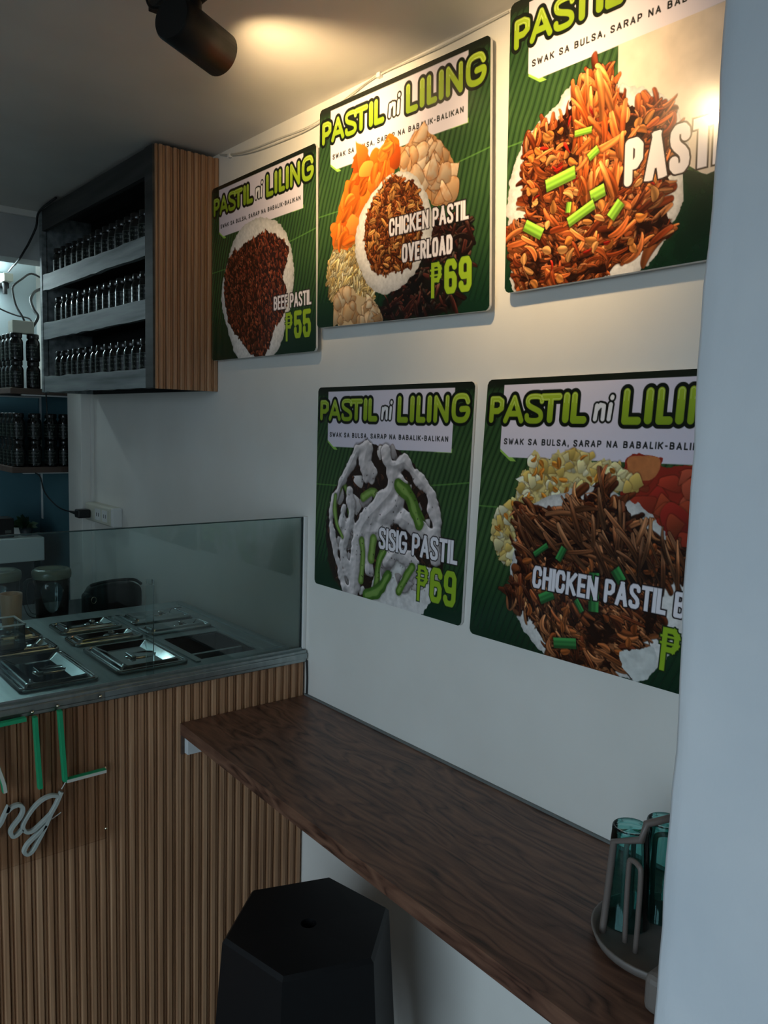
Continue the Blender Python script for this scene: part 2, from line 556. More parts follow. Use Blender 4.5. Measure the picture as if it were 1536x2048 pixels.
class Art:
    def __init__(s, W, H, ppm):
        s.W, s.H, s.px = W, H, 1.0 / ppm
        s.w, s.h = int(W * ppm) + 1, int(H * ppm) + 1
        s.X = (np.arange(s.w) * s.px)[None, :].repeat(s.h, 0)
        s.Y = (np.arange(s.h) * s.px)[:, None].repeat(s.w, 1)
        s.img = np.zeros((s.h, s.w, 3))

    def noise(s, cell, oct=3, seed=None):
        g = RNG if seed is None else np.random.default_rng(seed)
        out = np.zeros((s.h, s.w))
        amp, tot = 1.0, 0
        for _ in range(oct):
            a = g.random((max(int(s.H / cell) + 3, 3), max(int(s.W / cell) + 3, 3)))
            out += amp * resize(a, s.h, s.w)
            tot += amp
            amp *= 0.5
            cell *= 0.5
        return out / tot

    def win(s, x0, x1, y0, y1):
        i0, i1 = max(int(y0 / s.px) - 1, 0), min(int(y1 / s.px) + 2, s.h)
        j0, j1 = max(int(x0 / s.px) - 1, 0), min(int(x1 / s.px) + 2, s.w)
        if i0 >= i1 or j0 >= j1:
            return None
        return slice(i0, i1), slice(j0, j1)

    def blend(s, wn, a, col):
        if wn is None:
            return
        c = np.asarray(col, float)
        if c.ndim == 1:
            c = c / 255.0
        s.img[wn] = s.img[wn] * (1 - a[..., None]) + c * a[..., None]

    def m(s, p):
        return (p[0] * s.W, p[1] * s.H)

    def sdf(s, pts, smooth=True, pad=0.02):
        P = [s.m(p) for p in pts]
        if smooth:
            P = curve(P, 5, True)
        P = np.array(P)
        wn = s.win(P[:, 0].min() - pad, P[:, 0].max() + pad, P[:, 1].min() - pad, P[:, 1].max() + pad)
        X, Y = s.X[wn], s.Y[wn]
        d = np.full(X.shape, 9.0)
        ins = np.zeros(X.shape, bool)
        for (ax, ay), (bx, by) in zip(P, np.roll(P, -1, 0)):
            ex, ey = bx - ax, by - ay
            L = ex * ex + ey * ey + 1e-12
            t = np.clip(((X - ax) * ex + (Y - ay) * ey) / L, 0, 1)
            d = np.minimum(d, (X - ax - t * ex) ** 2 + (Y - ay - t * ey) ** 2)
            if abs(ey) > 1e-9:
                c = ((ay > Y) != (by > Y)) & (X < ex * (Y - ay) / ey + ax)
                ins ^= c
        d = np.sqrt(d)
        return wn, np.where(ins, -d, d)

    def poly(s, pts, col, smooth=False, rough=0.0, cell=0.012, soft=None, shade=0.0, tex=0.0, texcell=0.01):
        wn, d = s.sdf(pts, smooth)
        if rough:
            d = d + (s.noise(cell, 3)[wn] - 0.5) * 2 * rough
        a = np.clip(0.5 - d / (soft or s.px), 0, 1)
        c = np.ones(d.shape + (3,)) * (np.asarray(col) / 255.0)
        if shade:
            c *= (1 - shade * np.exp(np.minimum(d, 0) / 0.012))[..., None]
        if tex:
            c *= (1 + tex * (s.noise(texcell, 4)[wn] - 0.5) * 2)[..., None]
        s.blend(wn, a, np.clip(c, 0, 1))
        return wn, d

    def stroke_d(s, P, X, Y, square, r):
        d = np.full(X.shape, 9.0)
        n = len(P)
        for i in range(n - 1):
            (ax, ay), (bx, by) = P[i], P[i + 1]
            ex, ey = bx - ax, by - ay
            L = math.hypot(ex, ey) + 1e-9
            ux, uy = ex / L, ey / L
            sx = (X - ax) * ux + (Y - ay) * uy
            tx = -(X - ax) * uy + (Y - ay) * ux
            if square:
                dd = np.maximum(np.abs(tx) - r, np.abs(sx - L / 2) - L / 2 - r)
            else:
                dd = np.hypot(tx, np.maximum(np.abs(sx - L / 2) - L / 2, 0)) - r
            d = np.minimum(d, dd)
        return d

    def glyph(s, ch, x, y, wd, ht, r, square=True):
        """signed distance of a letter whose box has its left x, baseline y (metres, y down), width, height"""
        lines = STROKE[ch][1]
        pad = 0.012
        wn = s.win(x - pad, x + wd + pad, y - ht - pad, y + ht * .2 + pad)
        if wn is None:
            return None, None
        X, Y = s.X[wn], s.Y[wn]
        d = np.full(X.shape, 9.0)
        for q_, pl_ in enumerate(lines):
            if ch == 'p':
                rk = r * (.7 if q_ == 0 else .30)
                P = [(x + r + a * max(wd - 2 * r, 0), y - r - b * (ht - 2 * r)) for a, b in pl_]
                d = np.minimum(d, s.stroke_d(P, X, Y, True, rk))
                continue
            P = [(x + r + a * max(wd - 2 * r, 0), y - r - b * (ht - 2 * r)) for a, b in pl_]
            if ch in 'I1':
                P = [(x + wd / 2, yy) for _, yy in P]
            if not square and ch in 'SG' and r > .004:
                P = curve(P, 5)
            d = np.minimum(d, s.stroke_d(P, X, Y, square and ch not in ROUND, r))
        if square and ch != ',':
            lo = y + (ht * .14 if ch == 'p' else 0)
            d = np.maximum(d, np.maximum((y - ht) - Y, Y - lo))
        return wn, d

    def text(s, t, u0, u1, v0, v1, col, r, outline=None, ow=0.0, gap=0.22, square=True, heavy=0.0):
        x0, x1, y, ht = u0 * s.W, u1 * s.W, v1 * s.H, (v1 - v0) * s.H
        wt = [STROKE[c][0] for c in t]
        wt = [a + (heavy if c != ' ' else 0) for a, c in zip(wt, t)]
        tot = sum(wt) + gap * (len(t) - 1)
        k = (x1 - x0) / tot
        pos = []
        x = x0
        for a in wt:
            pos.append((x, a * k))
            x += (a + gap) * k
        gl = [s.glyph(c, p, y, wd, ht, r, square) for c, (p, wd) in zip(t, pos)]
        if outline is not None:
            for wn, d in gl:
                if wn:
                    s.blend(wn, np.clip(0.5 - (d - ow) / s.px, 0, 1), outline)
        for wn, d in gl:
            if wn:
                s.blend(wn, np.clip(0.5 - d / s.px, 0, 1), col)

    def shreds(s, wn, mask, n, L, wd, cols, ang=None, bend=0.3, gloss=0.25, dark=0.5):
        ii, jj = np.nonzero(mask)
        if not len(ii):
            return
        for _ in range(n):
            k = RNG.integers(len(ii))
            cx, cy = s.X[wn][ii[k], jj[k]], s.Y[wn][ii[k], jj[k]]
            l, t = RNG.uniform(*L), RNG.uniform(*wd)
            a = RNG.uniform(0, math.pi) if ang is None else RNG.normal(ang(cx, cy) if callable(ang) else ang, 0.45)
            col = np.array(cols[RNG.integers(len(cols))], float) * RNG.uniform(0.8, 1.2)
            R_ = l / 2 + t + 0.002
            w2 = s.win(cx - R_, cx + R_, cy - R_, cy + R_)
            X, Y = s.X[w2] - cx, s.Y[w2] - cy
            ca, sa = math.cos(a), math.sin(a)
            S, T = X * ca + Y * sa, -X * sa + Y * ca
            tw, fp, ff = RNG.normal() * .3, RNG.uniform(0, 6.28), RNG.uniform(5, 11)
            T = T - RNG.normal() * bend * (S * S) / max(l, 1e-4)
            tp = 1 - .55 * np.clip(2 * S / l + tw, -1.2, 1.2) ** 2 * .7
            d = np.hypot(T, np.maximum(np.abs(S) - l / 2, 0)) - t / 2 * tp
            s.blend(w2, np.clip(0.5 - (d - s.px * .9) / (s.px * 1.5), 0, 1) * dark, (14, 8, 5))
            lit = -(T * ca + S * sa * .3) / (t / 2)
            sh = (0.85 + 0.22 * np.clip(lit, -1, 1)) * (1 + .20 * np.sin(T / t * ff + S * 55 + fp))
            c = (col / 255)[None, None] * sh[..., None] + gloss * np.clip(lit - 0.45, 0, 1)[..., None] * np.array([1, .9, .75])
            s.blend(w2, np.clip(0.5 - d / s.px, 0, 1), np.clip(c, 0, 1))

    def chunks(s, wn, mask, n, R, cols, dark=0.45, edge=None):
        ii, jj = np.nonzero(mask)
        for _ in range(n):
            k = RNG.integers(len(ii))
            cx, cy = s.X[wn][ii[k], jj[k]], s.Y[wn][ii[k], jj[k]]
            r = RNG.uniform(*R)
            m_ = RNG.integers(5, 9)
            an = np.sort(RNG.uniform(0, 6.28, m_))
            pts = [((cx + r * RNG.uniform(.7, 1.1) * math.cos(q)) / s.W, (cy + r * RNG.uniform(.7, 1.1) * math.sin(q)) / s.H) for q in an]
            w2, d = s.sdf(pts, True, 0.006)
            col = np.array(cols[RNG.integers(len(cols))], float) * RNG.uniform(0.88, 1.1)
            s.blend(w2, np.clip(0.5 - (d - .0015) / .003, 0, 1) * dark, (60, 30, 14))
            X, Y = s.X[w2] - cx, s.Y[w2] - cy
            sh = 0.92 - 0.22 * (X * .5 + Y) / r
            c = np.clip(col / 255 * sh[..., None], 0, 1)
            if edge is not None:
                e = np.clip(1 + d / (r * .45), 0, 1) * np.clip(s.noise(0.01, 2)[w2] * 2 - .6, 0, 1)
                c = c * (1 - e[..., None] * .7) + np.array(edge) / 255 * e[..., None] * .7
            s.blend(w2, np.clip(0.5 - d / s.px, 0, 1), c)

    # ---- the shared layout
    def leaf(s):
        u, v = s.X / s.W, s.Y / s.H
        rib = 0.485 - 0.02 * u - 0.062 * u * u
        dv = v - rib
        nz = s.noise(0.08, 3)
        lean = np.where(dv < 0, -0.32, 0.24) * np.abs(dv) + np.where(dv < 0, -.2, .12) * dv * dv
        ph = (u + lean) * 36 + nz * .5
        st = 0.5 + 0.5 * np.sin(2 * math.pi * ph)
        fine = 0.5 + 0.5 * np.sin(2 * math.pi * ph * 4.1)
        base = np.array([32, 60, 33]) / 255
        hi = np.array([90, 122, 66]) / 255
        lo = np.array([14, 44, 30]) / 255
        fade = np.clip(1.25 - 1.15 * np.abs(dv) / 0.55, 0.1, 1) * (0.75 + 0.5 * nz)
        k = (0.30 + 0.24 * st ** 4 + 0.10 * fine) * fade
        c = base[None, None] * (1 - k[..., None]) + hi * k[..., None]
        c = c * (1 - 0.30 * np.clip(1 - st / .25, 0, 1)[..., None])
        b = np.clip((v - 0.72) / 0.28, 0, 1)[..., None] * 0.8
        c = c * (1 - b) + lo * b
        t = np.clip((0.05 - v) / 0.03, 0, 1)[..., None]
        c = c * (1 - t) + np.array([26, 32, 22]) / 255 * t
        ribm = np.clip(1 - np.abs(dv) * s.H / 0.0022, 0, 1)[..., None]
        s.img = c * (1 - ribm * .8) + np.array([104, 158, 70]) / 255 * ribm * .8

    def banner(s):
        s.poly([(.084, .245), (.084, .27), (.133, .305), (.16, .305)], (150, 196, 84))
        s.poly([(.80, .29), (.897, .288), (.897, .27)], (150, 196, 84))
        s.poly([(.08, .022), (.895, .022), (.893, .287), (.127, .291), (.083, .26)], (226, 218, 232))

    def title(s):
        r = 0.0078
        L = [('P', .019, .086, .062, .163), ('A', .086, .178, .06, .165), ('S', .182, .262, .058, .165), ('T', .245, .336, .058, .163),
             ('I', .337, .372, .056, .163), ('L', .374, .438, .056, .165),
             ('L', .566, .634, .05, .168), ('I', .64, .674, .05, .166), ('L', .682, .738, .05, .167), ('I', .742, .775, .05, .166),
             ('N', .783, .868, .05, .166), ('G', .884, .978, .046, .163)]
        G = []
        RR = {'P': .0057, 'A': .0054, 'S': .0051, 'T': .0064, 'I': .0072, 'L': .0064, 'N': .0058, 'G': .0060}
        for ch, a, b, t, u in L:
            G.append((ch, s.glyph(ch, a * s.W, u * s.H, (b - a) * s.W, (u - t) * s.H, RR[ch], False)))
        for _, (wn, d) in G:
            s.blend(wn, np.clip(0.5 - (d - .0064) / s.px, 0, 1), (18, 24, 16))
        for _, (wn, d) in G:
            Y = s.Y[wn] / s.H
            k = np.clip((Y - .05) / .12, 0, 1)[..., None]
            c = np.array([164, 190, 52]) / 255 * (1 - k) + np.array([136, 166, 36]) / 255 * k
            s.blend(wn, np.clip(0.5 - d / s.px, 0, 1), c)
        for (ch, a, b, t, u), (_, (wn, d)) in zip(L, G):
            X, Y = s.X[wn], s.Y[wn]
            e = np.clip(1 - np.abs(d + .0024) / .0009, 0, 1) * ((Y - u * s.H + .62 * (u - t) * s.H) < (X - a * s.W) * .12 - .003)
            s.blend(wn, e * .75, (224, 238, 168))
        # small white "ni"
        x, w_ = .462 * s.W, .038 * s.W
        for ow, col, r2 in ((.0034, (22, 24, 20), .0040), (0, (240, 238, 240), .0040)):
            for P in ([(x + .004, .149 * s.H), (x + .006, .105 * s.H)],
                      [(x + .006, .118 * s.H), (x + .013, .103 * s.H), (x + .02, .106 * s.H), (x + .0195, .149 * s.H)],
                      [(x + .0315, .149 * s.H), (x + .0335, .102 * s.H)], [(x + .0350, .0795 * s.H), (x + .0353, .0775 * s.H)]):
                wn = s.win(x - .02, x + .06, .04 * s.H, .2 * s.H)
                d = s.stroke_d(P, s.X[wn], s.Y[wn], False, r2)
                s.blend(wn, np.clip(0.5 - (d - ow) / s.px, 0, 1), col)

    def tagline(s):
        s.text('SWAK SA BULSA, SARAP NA BABALIK-BALIKAN', .098, .872, .2205, .2435, (24, 26, 26), .00115, gap=.36, square=False)

    def dish(s, t, u0, u1, v0, v1):
        r = (u1 - u0) * s.W / len(t) * .19
        s.text(t, u0, u1, v0, v1, (242, 236, 242), r, (30, 20, 22), .0022, gap=.09, heavy=.08)

    def price(s, t, u0, u1, v0, v1, r=.0064):
        s.text(t, u0, u1, v0, v1, (152, 186, 44), r, (24, 44, 22), .0022, gap=.13)

    def rice(s, pts, rough=0.005, col=(232, 228, 224)):
        wn, d = s.poly(pts, col, True, rough, .012, None, .18, .10, .006)
        return wn, d

    def top(s):
        s.leaf()
        s.banner()
        s.title()
        s.tagline()


MEAT = [(120, 62, 32), (92, 42, 22), (146, 82, 44), (70, 32, 18), (160, 98, 60), (58, 26, 14)]


def art_beef(s):
    s.top()
    s.rice([(.537, .262), (.713, .345), (.802, .495), (.816, .637), (.772, .80), (.66, .99), (.47, 1.03), (.289, 1.0), (.181, .838), (.106, .64), (.168, .456), (.265, .315), (.40, .262)])
    meat = [(.611, .353), (.70, .40), (.772, .473), (.723, .596), (.753, .685), (.723, .80), (.64, .86), (.569, .987), (.449, .992), (.313, .898), (.181, .775), (.143, .548), (.20, .42), (.30, .385), (.438, .358), (.52, .345)]
    wn, d = s.poly(meat, (58, 28, 16), True, .009, .014)
    s.shreds(wn, d < -.002, 1500, (.004, .014), (.004, .009), [(150, 74, 46), (120, 56, 34), (168, 92, 60), (86, 42, 26), (136, 62, 40)], ang=1.2, gloss=.2, dark=.35)
    s.dish('BEEF PASTIL', .637, .962, .693, .766)
    s.price('p55', .735, .958, .785, .925)


def art_overload(s):
    s.top()
    # dark dried chillies at the lower right
    wn, d = s.poly([(.56, .80), (.76, .62), (.90, .655), (.915, .74), (.86, .96), (.70, 1.0), (.44, .995), (.47, .90)], (26, 26, 18), True, .01, .02)
    s.shreds(wn, d < -.004, 240, (.02, .05), (.005, .012), [(38, 22, 18), (58, 28, 22), (24, 20, 18), (84, 40, 32)], gloss=.3)
    # egg shreds
    wn, d = s.poly([(.15, .60), (.22, .545), (.27, .57), (.27, .668), (.33, .76), (.39, .833), (.37, .915), (.30, .93), (.16, .92), (.09, .85), (.072, .72)], (206, 176, 116), True, .006)
    s.shreds(wn, d < 0, 420, (.012, .035), (.005, .010), [(232, 208, 150), (222, 194, 128), (244, 228, 180), (206, 170, 100)], ang=2.2, gloss=.12, dark=.3)
    # cracklings, below and at the right
    wn, d = s.poly([(.13, .86), (.22, .83), (.30, .88), (.38, .90), (.43, 1.01), (.16, 1.01)], (206, 180, 140), True, .004)
    s.chunks(wn, d < -.004, 34, (.012, .026), [(234, 216, 184), (222, 196, 158), (206, 172, 128)], edge=(180, 120, 66))
    wn, d = s.poly([(.51, .31), (.59, .285), (.64, .25), (.69, .265), (.79, .36), (.83, .44), (.82, .53), (.74, .57), (.66, .50), (.56, .42)], (190, 140, 90), True, .004)
    s.chunks(wn, d < -.006, 46, (.016, .030), [(236, 212, 184), (228, 198, 164), (214, 172, 128)], edge=(186, 112, 58))
    # carrot
    wn, d = s.poly([(.27, .255), (.32, .26), (.37, .30), (.42, .265), (.47, .222), (.525, .26), (.52, .30), (.49, .39), (.38, .43), (.32, .50), (.25, .60), (.21, .66), (.14, .64), (.11, .61), (.14, .48), (.17, .42), (.23, .34)], (226, 112, 30), True, .004)
    s.chunks(wn, d < -.012, 46, (.018, .042), [(238, 122, 40), (230, 104, 30), (240, 140, 56), (224, 92, 26)], dark=.22)
    s.shreds(wn, d < -.010, 16, (.02, .04), (.016, .024), [(240, 132, 46), (232, 110, 32)], ang=2.2, gloss=.04, dark=.2)
    # rice and chicken
    s.rice([(.517, .388), (.625, .43), (.703, .549), (.715, .687), (.64, .80), (.53, .875), (.41, .875), (.32, .80), (.262, .67), (.292, .53), (.39, .43)])
    wn, d = s.poly([(.51, .40), (.56, .44), (.60, .44), (.645, .50), (.66, .60), (.645, .74), (.58, .79), (.523, .80), (.40, .79), (.35, .72), (.322, .65), (.34, .53), (.42, .44)], (104, 48, 20), True, .005)
    s.shreds(wn, d < -.001, 900, (.006, .018), (.004, .008), [(150, 78, 34), (128, 58, 24), (176, 98, 46), (94, 42, 18), (190, 116, 60)], gloss=.28)
    s.shreds(wn, d < -.004, 60, (.012, .022), (.006, .009), [(214, 150, 82), (200, 132, 66)], gloss=.2)
    s.dish('CHICKEN PASTIL', .474, .90, .573, .647)
    s.dish('OVERLOAD', .55, .822, .69, .766)
    s.price('p69', .703, .916, .785, .92)


def art_sisig(s):
    s.top()
    wn, d = s.poly([(.346, .262), (.42, .275), (.50, .268), (.62, .308), (.726, .391), (.836, .493), (.861, .636), (.88, .793), (.80, .95), (.72, 1.01), (.311, 1.01), (.161, .948), (.10, .82), (.084, .671), (.13, .53), (.193, .441), (.251, .352)], (44, 28, 22), True, .007, .014)
    m = d < -.006
    s.shreds(wn, m, 260, (.01, .03), (.006, .012), [(74, 46, 34), (96, 60, 44), (50, 32, 26)], gloss=.15)
    s.poly([(.52, .80), (.86, .80), (.80, .96), (.72, 1.02), (.45, 1.02)], (214, 210, 208), True, .006, tex=.12)
    cream = [(204, 194, 192), (186, 176, 176), (216, 208, 206), (170, 160, 158)]
    s.chunks(wn, m & (s.noise(.05, 2)[wn] > .47), 36, (.014, .030), cream, dark=.5)

    gr = [(92, 132, 44), (118, 152, 64), (76, 120, 40)]

    def worm(pts, r, col, dark=.35):
        P = curve([s.m(p) for p in pts], 6)
        xs, ys = [p[0] for p in P], [p[1] for p in P]
        w2 = s.win(min(xs) - r - .01, max(xs) + r + .01, min(ys) - r - .01, max(ys) + r + .01)
        X, Y = s.X[w2], s.Y[w2]
        dd = s.stroke_d(P, X, Y, False, r) + (s.noise(.03, 2)[w2] - .5) * r * .7
        s.blend(w2, np.clip(.5 - (dd - .002) / .006, 0, 1) * dark, (30, 20, 16))
        hi = s.stroke_d([(x - r * .3, y - r * .35) for x, y in P], X, Y, False, r * .4)
        c = np.array(col) / 255 * (np.clip(.78 - dd / r * .28, .6, 1.08))[..., None] + np.clip(-hi / r, 0, 1)[..., None] * .06
        c *= (1 + .10 * (s.noise(.012, 3)[w2] - .5) * 2)[..., None]
        s.blend(w2, np.clip(.5 - dd / (s.px * 1.3), 0, 1), np.clip(c, 0, 1))
        if col in gr:
            s.blend(w2, np.clip(-(dd + r * .45) / (r * .4), 0, .55), (158, 182, 104))
    worm([(.20, .47), (.155, .56), (.165, .66), (.215, .72)], .008, gr[1])
    worm([(.21, .46), (.25, .52), (.26, .60), (.30, .68)], .007, gr[0])
    worm([(.58, .43), (.66, .49), (.70, .55), (.73, .60)], .018, gr[0])
    worm([(.36, .52), (.42, .49), (.47, .52)], .010, gr[1])
    CR = [([(.30, .31), (.23, .42), (.14, .56), (.13, .70), (.17, .82), (.24, .97)], .012), ([(.37, .30), (.36, .36), (.40, .41)], .022),
          ([(.50, .30), (.54, .36), (.62, .34)], .016), ([(.62, .34), (.72, .41), (.80, .49), (.835, .58)], .013),
          ([(.55, .40), (.55, .47), (.47, .55), (.39, .62), (.34, .70), (.32, .84), (.31, .99)], .023), ([(.60, .44), (.58, .53), (.50, .60)], .024),
          ([(.26, .50), (.275, .59), (.26, .68)], .012), ([(.62, .59), (.71, .62), (.80, .66), (.84, .74)], .020), ([(.40, .68), (.52, .67), (.60, .72)], .019),
          ([(.79, .53), (.83, .60), (.85, .68)], .010), ([(.54, .80), (.60, .75), (.70, .79), (.66, .88)], .020), ([(.24, .72), (.22, .80), (.27, .90)], .016), ([(.44, .58), (.40, .72), (.42, .86)], .016), ([(.22, .60), (.2, .68)], .012)]
    w3, _ = s.sdf([(0, .2), (1, .2), (1, 1.02), (0, 1.02)], False)
    X3, Y3 = s.X[w3], s.Y[w3]
    acc = np.zeros(X3.shape)
    for pts, r in CR:
        dd = s.stroke_d(curve([s.m(p) for p in pts], 5), X3, Y3, False, r)
        acc += np.exp(-dd / .0045)
    D = -.0045 * np.log(acc + 1e-9) + (s.noise(.03, 3)[w3] - .5) * .020
    hgt = np.sqrt(np.clip(-D / .026, 0, 1)) * .016 + (s.noise(.025, 2)[w3] - .5) * .007
    gy, gx = np.gradient(hgt, s.px)
    lit = .90 + .30 * np.clip(gx * .5 + gy * .8, -1.2, .8) + .25 * np.clip(gx * .5 + gy * .9 - .5, 0, 1)
    cc = np.array([222, 211, 210]) / 255 * np.clip(lit, .5, 1.15)[..., None]
    s.blend(w3, np.clip(.5 - (D - .003) / .008, 0, 1) * .5, (30, 20, 16))
    s.blend(w3, np.clip(.5 - D / (s.px * 1.5), 0, 1), np.clip(cc, 0, 1))
    worm([(.155, .53), (.15, .60), (.175, .68), (.215, .73)], .006, gr[1])
    worm([(.59, .44), (.66, .49), (.70, .55), (.73, .60)], .016, gr[0], .3)
    worm([(.36, .73), (.37, .82), (.36, .92)], .010, gr[1])
    worm([(.52, .73), (.48, .82), (.47, .93)], .011, gr[0])
    worm([(.44, .71), (.43, .80)], .012, gr[1])
    worm([(.55, .86), (.48, .95), (.40, .985)], .014, gr[2])
    worm([(.70, .80), (.62, .92)], .010, gr[0])
    wn2, d2 = s.sdf([(.1, .3), (.9, .3), (.9, 1), (.1, 1)], False)
    s.shreds(wn2, (d < -.01) if d.shape == d2.shape else (d2 < -.05), 110, (.0012, .003), (.0015, .0025), [(46, 34, 30)], gloss=0, dark=.1)
    s.dish('SISIG PASTIL', .476, .958, .648, .748)
    s.price('p69', .724, .96, .778, .93)


def strands(s, meat, ang, n=900, cols=None):
    cols = cols or MEAT
    wn, d = s.poly(meat, (44, 18, 10), True, .008, .016)
    m = d < -.003
    s.chunks(wn, m, n // 12, (.010, .020), [tuple(c * .8 for c in q) for q in cols], dark=.5, edge=(30, 12, 8))
    s.shreds(wn, m, n // 3, (.028, .070), (.010, .020), cols, ang=ang, bend=.25, gloss=.10, dark=.5)
    s.shreds(wn, m, n // 2, (.014, .050), (.005, .011), cols + [(186, 120, 74)], ang=ang, bend=.6, gloss=.12, dark=.4)
    s.shreds(wn, m, n // 3, (.010, .034), (.0025, .005), cols + [(40, 16, 10), (170, 106, 64)], ang=ang, bend=.7, gloss=.14, dark=.3)
    q = s.noise(.04, 3)[wn]
    s.blend(wn, np.clip((.46 - q) * 9, 0, .8) * (d < -.010), (24, 9, 6))
    s.shreds(wn, m & (q > .5), n // 8, (.02, .055), (.006, .012), [tuple(min(255, c * 1.25) for c in q2) for q2 in cols], ang=ang, bend=.5, gloss=.16, dark=.45)
    return wn, d


def onion(s, a, b, r=.0085, col=(96, 156, 48)):
    r = r * .85
    P = [s.m(a), s.m(b)]
    w2 = s.win(min(P[0][0], P[1][0]) - .03, max(P[0][0], P[1][0]) + .03, min(P[0][1], P[1][1]) - .03, max(P[0][1], P[1][1]) + .03)
    d = s.stroke_d(P, s.X[w2], s.Y[w2], False, r)
    ex, ey = P[1][0] - P[0][0], P[1][1] - P[0][1]
    L = math.hypot(ex, ey)
    sx = ((s.X[w2] - P[0][0]) * ex + (s.Y[w2] - P[0][1]) * ey) / L
    d = np.maximum(d, np.maximum(-sx - .001, sx - L - .001))
    t = (-(s.X[w2] - P[0][0]) * ey + (s.Y[w2] - P[0][1]) * ex) / L
    s.blend(w2, np.clip(.5 - (d - .002) / .005, 0, 1) * .6, (16, 14, 8))
    c = np.array(col) / 255 * (1.0 - .3 * t / r + .12 * np.sin(t / r * 7))[..., None]
    s.blend(w2, np.clip(.5 - d / s.px, 0, 1), np.clip(c, 0, 1))


def art_pastil(s):
    s.top()
    # pale rice behind, ending in a straight cut against the leaf
    s.poly([(.425, .288), (.897, .288), (1.0, .30), (1.0, .72), (.72, .76), (.645, .70), (.43, .50)], (222, 206, 190), tex=.06, texcell=.03)
    s.rice([(.30, .36), (.20, .40), (.086, .469), (.041, .537), (.004, .666), (.03, .863), (.065, 1.02), (.42, 1.03), (.54, .99), (.616, .893), (.652, .81), (.66, .70), (.60, .5)], .006)
    s.poly([(.648, .72), (.72, .755), (1.0, .70), (1.0, 1.0), (.56, 1.0), (.63, .90), (.655, .82)], (16, 46, 28), tex=.2, texcell=.02)
    meat = [(.335, .335), (.37, .33), (.402, .356), (.42, .413), (.466, .485), (.555, .50), (.613, .554), (.61, .64), (.608, .746), (.592, .785), (.627, .884), (.61, .91), (.531, .937), (.428, .959), (.40, 1.0), (.24, 1.01), (.077, 1.0), (.04, .90), (.016, .77), (.08, .74), (.07, .62), (.072, .526), (.06, .49), (.153, .469), (.25, .43), (.276, .366)]
    wn, d = strands(s, meat, lambda x, y: (1.5 if y < .52 * s.H else (0.5 if x < .3 * s.W else -0.5)), 900, [(150, 70, 32), (112, 46, 20), (176, 88, 42), (84, 34, 16), (196, 108, 56)])
    s.shreds(wn, d < -.01, 70, (.008, .02), (.009, .016), [(216, 136, 66), (204, 118, 52), (230, 160, 92)], gloss=.2)
    s.shreds(wn, (d < -.01) & (s.X[wn] < .46 * s.W) & (s.X[wn] > .27 * s.W) & (s.Y[wn] < .72 * s.H), 90, (.03, .08), (.006, .014), [(212, 104, 44), (190, 84, 32), (222, 126, 62)], ang=1.5, gloss=.2, dark=.3)
    s.shreds(wn, d < -.01, 16, (.008, .02), (.004, .007), [(176, 34, 20)], gloss=.3)
    for a, b, r in (((.278, .517), (.338, .52), .006), ((.333, .607), (.364, .588), .008), ((.17, .66), (.28, .64), .0125), ((.345, .735), (.392, .722), .012),
                    ((.262, .80), (.355, .76), .010), ((.418, .815), (.452, .775), .0105), ((.085, .775), (.155, .818), .0115), ((.262, .735), (.258, .765), .006)):
        onion(s, a, b, r, (140, 196, 62))
    s.text('PASTIL', .46, .815, .588, .732, (238, 230, 234), .0076, (48, 36, 34), .0026, gap=.12, heavy=.10)


